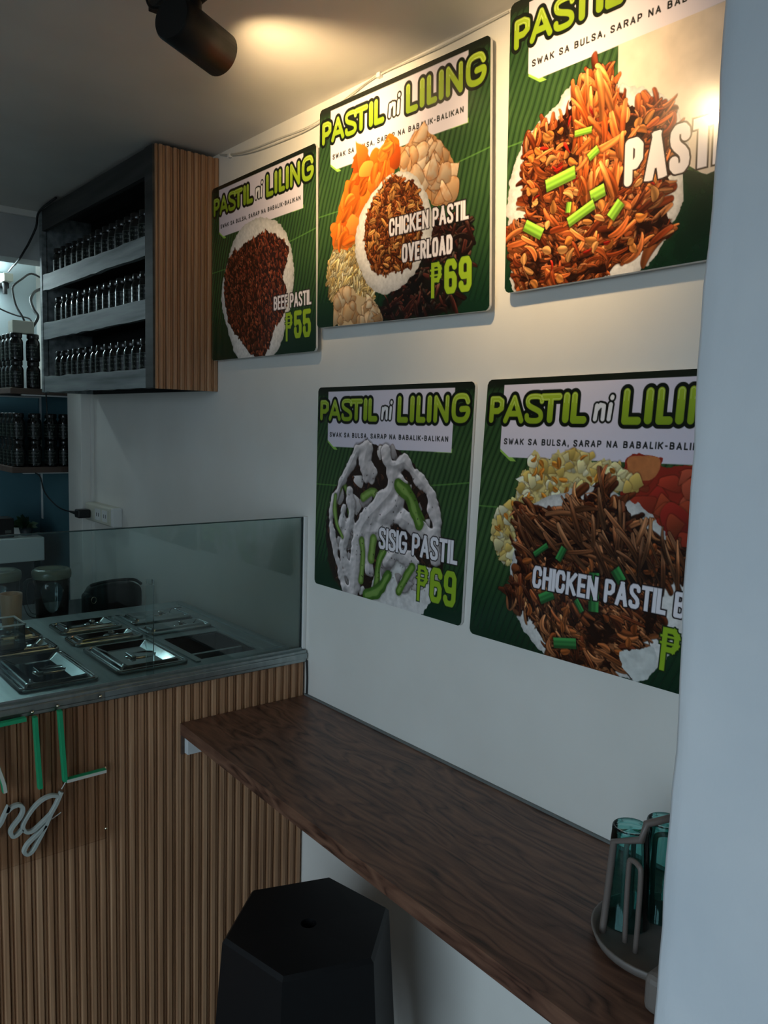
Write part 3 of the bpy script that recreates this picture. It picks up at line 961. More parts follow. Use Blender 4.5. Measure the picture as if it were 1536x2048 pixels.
def art_bowl(s):
    s.top()
    # tomato and salted egg at the right
    wn, d = s.poly([(.60, .275), (.71, .268), (.72, .30), (.83, .29), (.95, .33), (.97, .46), (.86, .56), (.738, .50), (.60, .42)], (150, 44, 30), True, .004)
    s.chunks(wn, d < -.018, 34, (.014, .030), [(172, 58, 38), (150, 40, 30), (190, 84, 58), (164, 66, 40)], dark=.4)
    s.poly([(.605, .275), (.705, .27), (.70, .33), (.625, .345)], (196, 120, 70), True, .002, tex=.1)
    # scrambled egg
    egg = [(.235, .258), (.27, .285), (.31, .286), (.34, .262), (.459, .26), (.475, .297), (.52, .285), (.557, .293), (.60, .325), (.64, .336), (.637, .367), (.50, .40), (.35, .44), (.268, .47), (.21, .52), (.19, .60), (.17, .70), (.127, .675), (.08, .62), (.078, .532), (.12, .47), (.168, .44), (.177, .368), (.22, .335)]
    wn, d = s.poly(egg, (226, 206, 136), True, .006, .010)
    s.chunks(wn, d < -.003, 170, (.007, .016), [(240, 226, 168), (230, 208, 134), (246, 238, 198), (222, 188, 100)], dark=.28)
    s.shreds(wn, d < -.008, 26, (.008, .016), (.006, .01), [(222, 140, 52)], gloss=.05, dark=.15)
    s.rice([(.20, .50), (.26, .45), (.33, .42), (.457, .378), (.598, .396), (.71, .46), (.775, .53), (.84, .62), (.85, .80), (.75, .96), (.68, 1.0), (.40, 1.01), (.30, .964), (.22, .886), (.176, .763), (.184, .62)], .005)
    meat = [(.228, .452), (.28, .46), (.33, .481), (.398, .456), (.43, .393), (.45, .44), (.48, .40), (.517, .354), (.54, .374), (.547, .437), (.588, .416), (.654, .482), (.773, .534), (.83, .54), (.81, .62), (.78, .652), (.759, .716), (.765, .826), (.69, .88), (.64, .983), (.572, 1.0), (.42, 1.0), (.365, .981), (.28, .873), (.166, .824), (.196, .727), (.205, .62), (.188, .52)]
    wn, d = strands(s, meat, lambda x, y: (.55 if y < .66 * s.H else 1.1) if x < .5 * s.W else (-.9 if y < .5 * s.H else .5), 950)
    s.shreds(wn, d < -.01, 34, (.010, .02), (.008, .013), [(172, 92, 42), (150, 74, 34)], gloss=.2)
    s.shreds(wn, (d < -.008) & (s.Y[wn] < .64 * s.H), 60, (.05, .10), (.006, .012), [(126, 74, 44), (146, 92, 58), (104, 60, 36)], ang=lambda x, y: .5 if x < .5 * s.W else 1.2, bend=.2, gloss=.15)
    for a, b, r in (((.275, .64), (.325, .60), .006), ((.375, .645), (.395, .60), .008), ((.595, .645), (.622, .68), .011), ((.52, .67), (.53, .80), .012),
                    ((.315, .80), (.365, .77), .011), ((.46, .775), (.486, .81), .006), ((.388, .945), (.474, .928), .011)):
        onion(s, a, b, r, (52, 122, 62))
    s.poly([(.64, .93), (.70, .89), (.755, .875), (.76, .95), (.70, 1.0)], (206, 208, 204), True, .005, tex=.1)
    s.dish('CHICKEN PASTIL B', .275, .842, .680, .762)
    s.price('p', .765, .838, .795, .93)


M_print = NT('glossy_print')
_a = M_print.n('ShaderNodeVertexColor')
_a.layer_name = 'print'
M_print.l(_a.outputs['Color'], M_print.b.inputs['Base Color'])
M_print.b.inputs['Roughness'].default_value = 0.2
M_print.b.inputs['Specular IOR Level'].default_value = 0.5
_nz = M_print.n('ShaderNodeTexNoise')
_nz.inputs['Scale'].default_value = 9
M_print.l(M_print.obj(), _nz.inputs['Vector'])
M_print.bump(_nz.outputs['Fac'], 0.06, 0.004)
M_print = M_print.m


def rounded(n=5, ru=.022, rv=.024):
    out = []
    for cu, cv, a0 in ((ru, rv, 180), (1 - ru, rv, 270), (1 - ru, 1 - rv, 0), (ru, 1 - rv, 90)):
        for i in range(n + 1):
            a = math.radians(a0 + 90 * i / n)
            out.append((cu + ru * math.cos(a), cv + rv * math.sin(a)))
    return out


def menu_board(quad, xf, thick, label, painter, ppm, W=.542, H=.495):
    (ay, az), (by, bz), (cy, cz), (dy, dz) = quad
    def at(u, v):
        y = (ay * (1 - u) + by * u) * (1 - v) + (cy * (1 - u) + dy * u) * v
        z = (az * (1 - u) + bz * u) * (1 - v) + (cz * (1 - u) + dz * u) * v
        return y, z
    t = thing('menu_board', label, 'menu board', (xf, *at(.5, 1)), 'menu boards on the wall')
    def fn(u, v, d):
        return (d, *at(u, v))
    MB().prism(rounded(), fn, xf + thick, xf + .0004).build('panel', M['edge'], t)
    if xf < -.015:
        mb = MB()
        y, z = at(.5, .5)
        mb.box(xf + thick - .001, 0, y - .09, y + .09, z - .09, z + .09)
        mb.build('spacer', M['edge'], t)
    A = Art(W, H, ppm)
    painter(A)
    img = np.clip(A.img, 0, 1)
    img = np.where(img <= .04045, img / 12.92, ((img + .055) / 1.055) ** 2.4)
    h, w_ = A.h, A.w
    U = np.linspace(0, 1, w_)[None, :].repeat(h, 0)
    V = np.linspace(0, 1, h)[:, None].repeat(w_, 1)
    Y, Z = at(U, V)
    off = wloc(t)
    co = np.stack([np.full_like(Y, xf - off.x), Y - off.y, Z - off.z], -1).reshape(-1, 3)
    idx = np.arange(h * w_).reshape(h, w_)
    q = np.stack([idx[:-1, :-1], idx[1:, :-1], idx[1:, 1:], idx[:-1, 1:]], -1).reshape(-1, 4)
    # clip to the rounded corners
    um, vm = (U[:-1, :-1] + .5 / w_), (V[:-1, :-1] + .5 / h)
    du = np.maximum(np.abs(um - .5) - .5 + .022, 0) / .022
    dv = np.maximum(np.abs(vm - .5) - .5 + .024, 0) / .024
    q = q[(np.hypot(du, dv) < 1.0).reshape(-1)]
    me = bpy.data.meshes.new('print')
    me.vertices.add(len(co))
    me.vertices.foreach_set('co', co.astype(np.float32).ravel())
    me.loops.add(q.size)
    me.loops.foreach_set('vertex_index', q.astype(np.int32).ravel())
    me.polygons.add(len(q))
    me.polygons.foreach_set('loop_start', np.arange(0, q.size, 4, dtype=np.int32))
    me.update(calc_edges=True)
    me.validate()
    at_ = me.color_attributes.new('print', 'FLOAT_COLOR', 'POINT')
    at_.data.foreach_set('color', np.concatenate([img.reshape(-1, 3), np.ones((h * w_, 1))], 1).astype(np.float32).ravel())
    me.materials.append(M_print)
    o = bpy.data.objects.new('print', me)
    COL.objects.link(o)
    o.parent = t
    return t


menu_board([(.481, 2.130), (-.049, 2.134), (.477, 1.639), (-.064, 1.640)], -.025, .006,
           'green menu board reading BEEF PASTIL 55, beside the slatted cabinet', art_beef, 700)
menu_board([(-.063, 2.203), (-.616, 2.192), (-.067, 1.695), (-.641, 1.687)], -.025, .006,
           'green menu board reading CHICKEN PASTIL OVERLOAD 69 with orange carrot', art_overload, 800)
menu_board([(-.664, 2.225), (-1.212, 2.228), (-.679, 1.714), (-1.225, 1.724)], -.026, .011,
           'green menu board with large PASTIL lettering over shredded meat, nearest the ceiling', art_pastil, 950)
menu_board([(-.053, 1.552), (-.595, 1.555), (-.051, 1.058), (-.581, 1.057)], -.008, .006,
           'green menu board reading SISIG PASTIL 69 in the lower row', art_sisig, 850)
menu_board([(-.629, 1.557), (-1.175, 1.565), (-.605, 1.049), (-1.155, 1.052)], -.008, .006,
           'green menu board reading CHICKEN PASTIL B with scrambled egg, beside the pillar', art_bowl, 950)


# ------------------------------------------------------------------ fluted panels
def fluted(x0, x1, y, z0, z1, pitch=.0229, depth=.009, notch=None):
    """vertical flutes facing -y, each a main ridge and a low step; y is the back plane"""
    poly = [(x0, y)]
    n = int(round((x1 - x0) / pitch))
    p = (x1 - x0) / n
    for i in range(n):
        a = x0 + i * p
        poly += [(a + p * .02, y - depth * .2), (a + p * .06, y - depth * .52), (a + p * .26, y - depth * .56), (a + p * .34, y - depth * .2),
                 (a + p * .42, y - depth * .2), (a + p * .46, y - depth * .94), (a + p * .5, y - depth), (a + p * .88, y - depth), (a + p * .93, y - depth * .92), (a + p * .97, y - depth * .2)]
    poly.append((x1, y))
    return MB().prism(poly, lambda a, b, d: (a, b, d), z0, z1)


# ------------------------------------------------------------------ jar cabinet on the wall
cab = thing('wall_cabinet', 'open grey wooden jar cabinet with a fluted oak side panel, hung under the ceiling', 'cabinet', (-.1, 1.0, 1.552))
X0 = -.193
MB().box(-.012, -.001, .50, 1.512, 1.552, 2.222).build('back_panel', M['cabin'], cab)
MB().box(X0 + .004, -.012, .494, .508, 1.552, 2.222).build('side_panel', M['cabin'], cab)
MB().box(X0 + .004, -.012, 1.498, 1.512, 1.552, 2.222).build('side_panel', M['greywood'], cab)
fluted(X0 - .002, -.001, .494, 1.550, 2.222, .0216, .010).build('fluted_panel', M['slat'], cab)
MB().box(X0 + .004, -.012, .508, 1.498, 2.205, 2.222).build('top_board', M['darkwood'], cab)
for zt, zf0, zf1 in ((1.968, 1.927, 1.981), (1.792, 1.748, 1.805), (1.594, 1.552, 1.607)):
    sh = MB().box(X0 + .010, -.012, .508, 1.498, zt - .016, zt).build('shelf', M['cabin'], cab)
    mb = MB()
    ys = np.linspace(.52, 1.505, 22)
    top, bot = [], []
    for y in ys:
        top.append((y, zf1 + .004 * (y - .5) + RNG.normal() * .0012))
        bot.append((y, zf0 + RNG.normal() * .0014))
    mb.prism([(a, b) for a, b in top] + [(a, b) for a, b in bot[::-1]], lambda a, b, d: (d, a, b), X0 - .006, X0 + .010)
    mb.build('shelf_lip', M['greywood'], sh)
MB().box(X0 - .004, X0 + .010, .508, 1.512, 2.146, 2.222).build('top_fascia', M['darkwood'], cab)
MB().box(X0 - .008, X0 + .010, .494, .548, 1.552, 2.222).build('stile', M['darkwood'], cab, .001)
MB().box(X0 - .008, X0 + .010, 1.492, 1.516, 1.552, 2.222).build('stile', M['greywood'], cab, .001)


# ------------------------------------------------------------------ jars
def make_jar():
    t = thing('jar', '', 'jar', (0, 0, 0))
    MB().lathe([(.0235, 0), (.0262, .002), (.0268, .006), (.0268, .074), (.0255, .081), (.0215, .087), (.0205, .092)], n=20).build('body', M['jar'], t)
    MB().lathe([(.0228, .091), (.0236, .093), (.0236, .107), (.0224, .1095), (0, .1095)], n=20).build('lid', M['jarlid'], t)
    lb = MB()
    R = .0270

    def patch(a0, a1, z0, z1, r, n):
        vs, fs = [], []
        for i in range(n + 1):
            a = math.radians(a0 + (a1 - a0) * i / n)
            vs += [(r * math.cos(a), r * math.sin(a), z0), (r * math.cos(a), r * math.sin(a), z1)]
        for i in range(n):
            fs.append((2 * i, 2 * i + 2, 2 * i + 3, 2 * i + 1))
        lb.add(vs, fs, True)
    patch(150, 300, .012, .068, R, 14)
    lb.cur = 1
    R2 = R + .0002
    for z in (.014, .0655):
        patch(152, 298, z, z + .0009, R2, 14)
    for a in (152, 296.5):
        patch(a, a + 1.6, .014, .066, R2, 1)
    rr = random.Random(3)
    for row, (z, hgt) in enumerate(((.052, .009), (.040, .0055), (.022, .013))):
        a = 168 + row * 6
        while a < 282 - row * 6:
            wd = rr.uniform(4, 10)
            if rr.random() > .15:
                patch(a, a + wd, z + rr.uniform(0, .002), z + hgt * rr.uniform(.35, 1), R2, 2)
            a += wd + rr.uniform(3, 6)
    lb.build('label', [M['label'], M['labelink']], t)
    return t


JAR = make_jar()
_used = []


def put_jar(x, y, z, label, group):
    if not _used:
        _used.append(1)
        JAR.location = (x, y, z)
        tag(JAR, label, 'jar', group)
        return
    dup(JAR, (x, y, z), label, group)


for zt, nm in ((1.968, 'top'), (1.792, 'middle'), (1.594, 'bottom')):
    for k in range(15):
        y = .588 + k * .0598
        put_jar(-.150 + RNG.normal() * .0015, y + RNG.normal() * .0015, zt,
                f'dark chilli jar on the {nm} cabinet shelf, {ORD[k]} from the fluted panel', f'jars on the {nm} cabinet shelf')

# ------------------------------------------------------------------ kitchen shelves with stacked jars
for zt, nm in ((1.572, 'upper'), (1.252, 'lower')):
    s_ = thing('wall_shelf', f'brown {nm} wall shelf behind the cabinet carrying two tiers of dark jars', 'shelf', (-.12, 1.95, zt))
    MB().box(-.252, -.001, 1.752, 2.24, zt - .024, zt).build('board', M['shelfwood'], s_, .002)
    for yy in (1.79, 2.2):
        br = MB().box(-.006, 0, yy - .012, yy + .012, zt - .27, zt - .024).box(-.20, -.006, yy - .010, yy + .010, zt - .030, zt - .024)
        br.build('bracket', M['white'], s_)
    for tier, tn in ((0, 'bottom'), (1, 'top')):
        z = zt + tier * .1097
        g = f'jars on the {nm} kitchen shelf'
        for k, x in enumerate((-.218, -.153, -.088, -.032)):
            put_jar(x, 1.786, z, f'dark jar at near end of {nm} kitchen shelf, {tn} tier, {ORD[k]} from open front', g)
        for k in range(1, 8):
            put_jar(-.220, 1.786 + k * .0575, z, f'dark jar along open front of {nm} kitchen shelf, {tn} tier, {ORD[k]} from near end', g)

# white junction box lying on the upper jars, and cables
zb = 1.572 + 2 * .1097
jb = tag(MB().box(-.236, -.152, 1.765, 1.83, zb, zb + .05).build('junction_box', M['cream'], None, .004), 'small cream junction box lying on the stacked jars, with black cables running into it', 'junction box')
YB = 1.82


def cable(pts, r, name, label, mat='cable', n=8, k=6):
    return tag(MB().tube(curve(pts, k), r, n).build(name, M[mat]), label, 'cable')


cable([(-.206, 1.30, 2.2285), (-.206, 1.45, 2.222), (-.203, 1.522, 2.21), (-.200, 1.555, 2.172), (-.222, 1.57, 2.113), (-.237, 1.575, 2.083), (-.252, 1.58, 2.054), (-.247, 1.65, 2.046), (-.236, 1.72, 2.048), (-.215, 1.80, 2.062), (-.181, 1.95, 2.079), (-.142, 2.16, 2.090)], .0042, 'cable',
      'black cable slanting from the cabinet top down to the tube lamp')
cable([(-.04, 2.0, 2.05), (-.10, 1.97, 2.063), (-.152, 1.93, 2.028), (-.193, 1.90, 1.992), (-.200, 1.88, 1.958), (-.196, 1.85, 1.905), (-.185, 1.81, 1.862), (-.178, 1.80, zb + .046)], .0042, 'cable',
      'black cable looping left from the cabinet side down to the junction box')
cable([(-.05, 1.99, 2.01), (-.095, 1.95, 1.985), (-.122, 1.91, 1.945), (-.125, 1.86, 1.90), (-.118, 1.83, 1.868), (-.148, 1.81, zb + .03), (-.156, 1.80, zb + .024)], .0062, 'cable',
      'thick black cable hooking down beside the cabinet onto the junction box')
cable([(-.40, 1.92, 1.99), (-.30, 1.93, 1.93), (-.236, 1.93, 1.897), (-.19, 1.88, 1.872), (-.152, 1.83, 1.858), (-.148, 1.80, zb + .034)], .0032, 'cable',
      'thin black cable sagging across the kitchen wall to the junction box')
cable([(-.118, 1.745, 1.60), (-.119, 1.735, 1.52), (-.117, 1.735, 1.46), (-.110, 1.748, 1.437), (-.105, 1.755, 1.40)], .0028, 'cable', 'black cord hanging between the two kitchen shelves')
pc = cable([(-.16, 1.76, 1.226), (-.150, 1.73, 1.212), (-.136, 1.72, 1.148), (-.098, 1.70, 1.095), (-.075, 1.67, 1.078), (-.068, 1.618, 1.076)], .0028, 'cable', 'black cord curving from under the lower shelf to the power strip plug')

# tube lamp on the back wall
fl = thing('tube_lamp', 'glowing fluorescent tube lamp on the back kitchen wall', 'lamp', (-.4, 2.22, 2.07))
MB().box(-.80, -.115, 2.215, 2.25, 2.050, 2.088).build('housing', M['white'], fl, .004)
MB().box(-.158, -.118, 2.172, 2.216, 2.050, 2.086).build('end_cap', M['cream'], fl, .004)
MB().lathe([(.014, 0), (.014, .60)], (-.76, 2.194, 2.068), 14, (1, 0, 0)).build('tube', M['tube'], fl)
adp = thing('plug_adaptor', 'black plug adaptor hanging just under the tube lamp', 'plug', (-.16, 2.2, 2.03))
MB().box(-.185, -.128, 2.20, 2.25, 2.022, 2.050).build('body', M['black'], adp, .006)
MB().tube([(-.152, 2.20, 2.04), (-.150, 2.19, 2.02), (-.150, 2.19, 1.995)], .010, 10).build('plug_stub', M['black'], adp)

# power strip and plug on the right wall
ps = thing('power_strip', 'cream power strip screwed to the wall beside the kitchen pilaster', 'power strip', (-.02, 1.38, 1.09))
yp0, yp1 = 1.236, 1.520
MB().prism([(0, 1.050), (-.030, 1.050), (-.040, 1.056), (-.040, 1.118), (-.032, 1.124), (0, 1.124)], lambda a, b, d: (a, d, b), yp0 + .02, yp1).build('housing', M['cream'], ps, .002)
MB().box(-.038, 0, yp0, yp0 + .022, 1.051, 1.123).build('end_cap', M['white'], ps, .004)
for k, yy in enumerate((1.31, 1.385)):
    so = MB().box(-.0415, -.0395, yy - .028, yy + .028, 1.065, 1.109).build('socket', M['white'], ps, .0008)
    MB().box(-.0422, -.0414, yy - .012, yy - .008, 1.08, 1.094).box(-.0422, -.0414, yy + .008, yy + .012, 1.08, 1.094).build('slot', M['black'], so)
MB().box(-.0424, -.039, yp0 + .030, yp0 + .046, 1.060, 1.114).build('switch', M['cream'], ps, .001)
pg = thing('power_plug', 'black plug pushed into the far end of the power strip', 'plug', (-.06, 1.5, 1.08))
MB().box(-.092, -.042, 1.455, 1.50, 1.066, 1.100).build('body', M['black'], pg, .006)
MB().tube([(-.07, 1.50, 1.08), (-.069, 1.56, 1.077), (-.068, 1.62, 1.076)], [.009, .007, .004], 10).build('strain_relief', M['black'], pg)

# ------------------------------------------------------------------ counter
ct = thing('serving_counter', 'serving counter clad in fluted oak with a stainless steel food well top', 'counter', (-.75, .35, ZF))
MB().box(-1.5, -.006, .004, .022, ZF, .845).build('front_board', M['darkwood'], ct)
MB().box(-1.5, -.006, .64, .66, ZF, .845).build('back_board', M['darkwood'], ct)
MB().box(-1.5, -.006, .022, .64, ZF + .02, ZF + .04).build('bottom_shelf', M['darkwood'], ct)
fluted(-1.5, -.006, .004, ZF, .846, .0229, .011).build('fluted_panel', M['slat'], ct)
st = MB()
ZT = .872
ox0, ox1, oy0, oy1 = -.264, -.106, .066, .290
xs = [-1.5, ox0, ox1, -.022]
ysv = [-.012, oy0, oy1, .70]
V = [(x, y, z) for z in (ZT - .004, ZT) for y in ysv for x in xs]
F = []
for j in range(3):
    for i in range(3):
        if (i, j) == (1, 1):
            continue
        a = j * 4 + i
        F += [(16 + a, 16 + a + 1, 16 + a + 5, 16 + a + 4), (a + 4, a + 5, a + 1, a)]
        if j == 0:
            F.append((a, a + 1, 17 + a, 16 + a))
        if j == 2:
            F.append((a + 5, a + 4, a + 20, a + 21))
        if i == 0:
            F.append((a + 4, a, a + 16, a + 20))
        if i == 2:
            F.append((a + 1, a + 5, a + 21, a + 17))
st.add(V, F)
top = st.build('steel_top', M['steel'], ct)
MB().box(-1.5, -.004, -.016, -.002, .842, .8725).box(-1.5, -.004, -.020, -.014, .851, .866).build('steel_lip', M['steel'], ct, .002)
fr = MB()
for a, b, c, d in ((-.288, -.276, .045, .610), (-.094, -.086, .045, .610), (-.094, -.030, .046, .052), (-.05, -.044, .05, .66), (-.298, -.060, .606, .613)):
    fr.box(a, b, c, d, ZT - .001, ZT + .0035)
fr.build('well_rim', M['steel'], ct)
fp = thing('food_pan', 'uncovered dark steel food pan with a divider, sunk in the counter beside the wall', 'food pan', (-.185, .18, .76))
mb = MB()
z0 = .765
for b in ((ox0, ox1, oy0, oy1, z0 - .003, z0), (ox0, ox0 + .003, oy0, oy1, z0, ZT - .005), (ox1 - .003, ox1, oy0, oy1, z0, ZT - .005),
          (ox0, ox1, oy0, oy0 + .003, z0, ZT - .005), (ox0, ox1, oy1 - .003, oy1, z0, ZT - .005)):
    mb.box(*b)
mb.build('pan', M['well'], fp)
MB().box(ox0 + .003, ox1 - .003, .134, .146, z0, ZT - .008).build('divider', M['steel'], fp)


def rrect(w_, d, r, n=5):
    out = []
    for cx, cy, a0 in ((w_ / 2 - r, d / 2 - r, 0), (-w_ / 2 + r, d / 2 - r, 90), (-w_ / 2 + r, -d / 2 + r, 180), (w_ / 2 - r, -d / 2 + r, 270)):
        for i in range(n + 1):
            a = math.radians(a0 + 90 * i / n)
            out.append((cx + r * math.cos(a), cy + r * math.sin(a)))
    return out


def pan_lid(x0, x1, y0, y1, label, big, z=.873):
    cx, cy, w_, d = (x0 + x1) / 2, (y0 + y1) / 2, x1 - x0, y1 - y0
    t = thing('pan_lid', label, 'pan lid', (cx, cy, z), 'steel lids over the food wells')
    prof = [(0, 0), (0, .005), (.0025, .0075), (.007, .0075), (.010, .0035), (.014, .0035), (.018, .0105), (.022, .0118)]
    s_in = .022 + (.023 if big else .016)
    zr = .0014 if big else .0042
    prof += [(s_in, zr)]
    loops = [rrect(w_ - 2 * i, d - 2 * i, max(.014 - i * .3, .005)) for i, _ in prof]
    n = len(loops[0])
    vs = [(cx + a, cy + b, z + h) for lp, (_, h) in zip(loops, prof) for a, b in lp]
    fs = [(k * n + i, k * n + (i + 1) % n, (k + 1) * n + (i + 1) % n, (k + 1) * n + i) for k in range(len(prof) - 1) for i in range(n)]
    m_ = MB().add(vs, fs)
    m_.add(vs[-n:], [tuple(range(n))])
    m_.add(vs[:n], [tuple(range(n))[::-1]])
    m_.build('cover', M['lid'], t, .0008, 2)
    hx, hz = cx + w_ * .10, z + zr
    a, e = (.036, .62) if big else (.020, .7)
    dish = MB().lathe([(a * 1.18, 0), (a * 1.12, .0022), (a, .0034), (a * .9, .0022), (a * .6, .0008), (0, .0004)], (hx, cy, hz), 28, None, True, False, e)
    dish.build('handle_dish', M['lid'], t)
    if big:
        MB().box(hx - a * .95, hx - a * .62, cy - a * .62, cy + a * .62, hz, hz + .007).build('handle', M['lid'], t, .002)
    else:
        MB().lathe([(.006, 0), (.006, .006), (.009, .009), (.008, .012), (0, .013)], (hx, cy, hz), 16).build('handle', M['lid'], t)
    return t


pan_lid(-.697, -.525, .046, .305, 'large steel pan lid with dished handle at the front of the counter, left', True)
pan_lid(-.481, -.302, .054, .296, 'large steel pan lid in the front row beside the uncovered pan', True)
pan_lid(-.905, -.735, .046, .305, 'steel pan lid cut by the left photo edge, nearest the counter front', True)
pan_lid(-.483, -.296, .338, .430, 'narrow steel pan lid right behind the large lid beside the uncovered pan', False)
pan_lid(-.475, -.302, .470, .590, 'narrow steel pan lid at the back row in front of the black bag', False)
pan_lid(-.276, -.090, .470, .590, 'narrow steel pan lid in the back row nearest the wall', False)
pan_lid(-.284, -.090, .338, .428, 'narrow steel pan lid directly behind the uncovered pan', False)
pan_lid(-.700, -.520, .335, .450, 'narrow steel pan lid under the clear acrylic box', False)
pan_lid(-.700, -.520, .470, .590, 'narrow steel pan lid in front of the wooden tumbler', False)

# glass guard on the counter front
gg = thing('sneeze_guard', 'clear glass guard standing along the counter front up to the wall', 'glass guard', (-.75, .003, .872))
MB().box(-1.5, -.0115, 0, .006, .8735, 1.221).build('pane', M['glass'], gg)
MB().box(-.0105, 0, -.006, .014, .8735, 1.224).build('edge_channel', M['white'], gg, .002)
MB().box(-1.5, -.0115, -.0004, .0064, 1.2205, 1.2228).box(-.0128, -.0112, -.0006, .0066, .8735, 1.2228).build('glass_edge', M['glassedge'], gg)
MB().box(-1.5, -.0115, -.0035, -.0002, .8725, .8785).build('sealant_bead', M['steel'], gg)
up = thing('acrylic_upright', 'narrow clear acrylic upright behind the glass guard', 'upright', (-.42, .02, .885))
MB().box(-.429, -.411, .012, .018, .8725, 1.085).build('strip', M['plastic'], up, .001)
MB().box(-.427, -.412, .008, .022, 1.085, 1.098).build('clip', M['plastic'], up, .002)

# things on and behind the counter
bx = thing('acrylic_box', 'clear acrylic box standing on a steel pan lid at the left', 'box', (-.66, .39, .8865))
zz = .8868
mb = MB()
mb.box(-.735, -.602, .345, .348, zz, .948).box(-.735, -.602, .437, .440, zz, .948).box(-.735, -.732, .348, .437, zz, .948).box(-.605, -.602, .348, .437, zz, .948).box(-.732, -.605, .348, .437, zz, zz + .003)
mb.build('walls', M['plastic'], bx)
MB().box(-.737, -.600, .343, .347, .9475, .951).box(-.737, -.600, .438, .442, .9475, .951).box(-.604, -.600, .343, .442, .9475, .951).box(-.737, -.733, .343, .442, .9475, .951).build('rim', M['white'], bx)
cu = MB().lathe([(.021, 0), (.024, .003), (.026, .03), (.0295, .094), (.0285, .097), (.026, .094), (.022, .012), (0, .010)], (-.558, .634, .8725), 24).build('tumbler', M['cupwood'])
tag(cu, 'pale wooden tumbler on the steel counter behind the acrylic box', 'tumbler')

pt = tag(MB().box(-1.5, -.02, .74, 1.22, .775, .80).box(-1.46, -1.42, .78, .82, ZF, .775).box(-.08, -.04, .78, .82, ZF, .775).box(-1.46, -1.42, 1.14, 1.18, ZF, .775).box(-.08, -.04, 1.14, 1.18, ZF, .775).build('prep_table', M['dark'], None, .003),
         'dark prep table behind the serving counter holding the pitchers and bag', 'table')


def pitcher(cx, cy, r, h, label, handle):
    t = thing('pitcher', label, 'pitcher', (cx, cy, .8), 'clear pitchers on the prep table')
    MB().lathe([(r * .82, .001), (r * .86, .004), (r * .96, h * .7), (r, h), (r * .96, h), (r * .92, h * .7), (r * .82, .006), (0, .006)], (cx, cy, .80), 28).build('body', M['plastic'], t)
    MB().lathe([(r * 1.05, h - .012), (r * 1.08, h), (r * 1.05, h + .012), (r * .9, h + .018), (r * .7, h + .016), (0, h + .014)], (cx, cy, .80), 28).build('lid', M['lidplastic'], t)
    if handle:
        MB().tube(curve([(cx - r * .97, cy - .01, .8 + h * .92), (cx - r * 1.45, cy - .01, .8 + h * .88), (cx - r * 1.55, cy - .01, .8 + h * .55), (cx - r * 1.3, cy - .01, .8 + h * .25), (cx - r * .9, cy - .01, .8 + h * .18)]), .007, 10).build('handle', M['plastic'], t)
    return t


pitcher(-.525, .90, .062, .172, 'tall clear pitcher with a pale lid at the left edge behind the counter', False)
pitcher(-.360, .92, .056, .160, 'clear pitcher with an olive lid and handle beside the black bag', True)
bg_ = thing('sling_bag', 'black fabric sling bag lying on the table behind the counter', 'bag', (-.17, .90, .80))
mb = MB()
nU, nV = 20, 12
vs = []
for j in range(nV + 1):
    ph = math.pi * j / nV
    for i in range(nU):
        th = 2 * math.pi * i / nU
        sx = math.copysign(abs(math.cos(th)) ** .55, math.cos(th)) * math.sin(ph) ** .5
        sy = math.copysign(abs(math.sin(th)) ** .7, math.sin(th)) * math.sin(ph) ** .5
        szz = math.copysign(abs(math.cos(ph)) ** .75, math.cos(ph))
        k = 1 + .05 * math.sin(3 * th + 2) + .03 * math.sin(5 * th + 4 * ph)
        vs.append((-.172 + .098 * sx * k, .90 + .042 * sy * k, .860 - .002 * sx + (.060 * szz * (1 - .12 * sx * sx) if szz > 0 else .059 * szz)))
mb.add(vs, [(j * nU + i, j * nU + (i + 1) % nU, (j + 1) * nU + (i + 1) % nU, (j + 1) * nU + i) for j in range(nV) for i in range(nU)], True)
mb.build('body', M['bag'], bg_)
MB().box(-.275, -.232, .862, .905, .801, .892).build('side_pocket', M['bag'], bg_, .012, 3)
MB().tube(curve([(-.25, .88, .915), (-.21, .865, .926), (-.16, .86, .929), (-.11, .865, .924), (-.08, .875, .905)]), .005, 8).build('strap', M['bag'], bg_)
MB().tube([(-.247 + .008 * math.cos(a), .859, .870 + .011 * math.sin(a)) for a in np.linspace(0, 2 * math.pi, 14)[:-1]], .0014, 6, True).build('buckle', M['chrome'], bg_)

# white worktop deep in the kitchen with a black box and a plant
wt = thing('kitchen_worktop', 'white slab worktop at the back of the kitchen', 'worktop', (-.5, 1.98, ZF))
MB().box(-1.3, -.117, 1.80, 2.235, .852, .952).build('slab', M['white'], wt, .004)
MB().box(-1.26, -.145, 1.86, 2.23, ZF, .852).build('base', M['dark'], wt)
bb = thing('small_box', 'small black box with a pale label on the white worktop', 'box', (-.3, 1.88, .952))
MB().box(-.40, -.226, 1.84, 1.93, .952, 1.034).build('body', M['black'], bb, .004)
MB().box(-.262, -.238, 1.8392, 1.8399, .972, .984).build('sticker', M['labelink'], bb)
pp = thing('potted_herb', 'small leafy green plant beside the black box on the worktop', 'plant', (-.165, 1.89, .952))
MB().lathe([(.022, 0), (.03, .035), (.027, .035), (.02, .03), (0, .03)], (-.165, 1.89, .952), 16).build('pot', M['dark'], pp)
mb = MB()
for k in range(60):
    a, e, L = RNG.uniform(0, 6.28), RNG.uniform(.1, 1.4), RNG.uniform(.03, .075)
    b = Vector((-.165, 1.89, .985))
    d = Vector((math.cos(a) * math.cos(e), math.sin(a) * math.cos(e), math.sin(e)))
    s2 = d.orthogonal().normalized() * L * .22
    m_ = b + d * L * .6
    mb.add([b, m_ + s2, b + d * L - Vector((0, 0, L * .15)), m_ - s2], [(0, 1, 2, 3)])
mb.build('foliage', M['leaf'], pp)

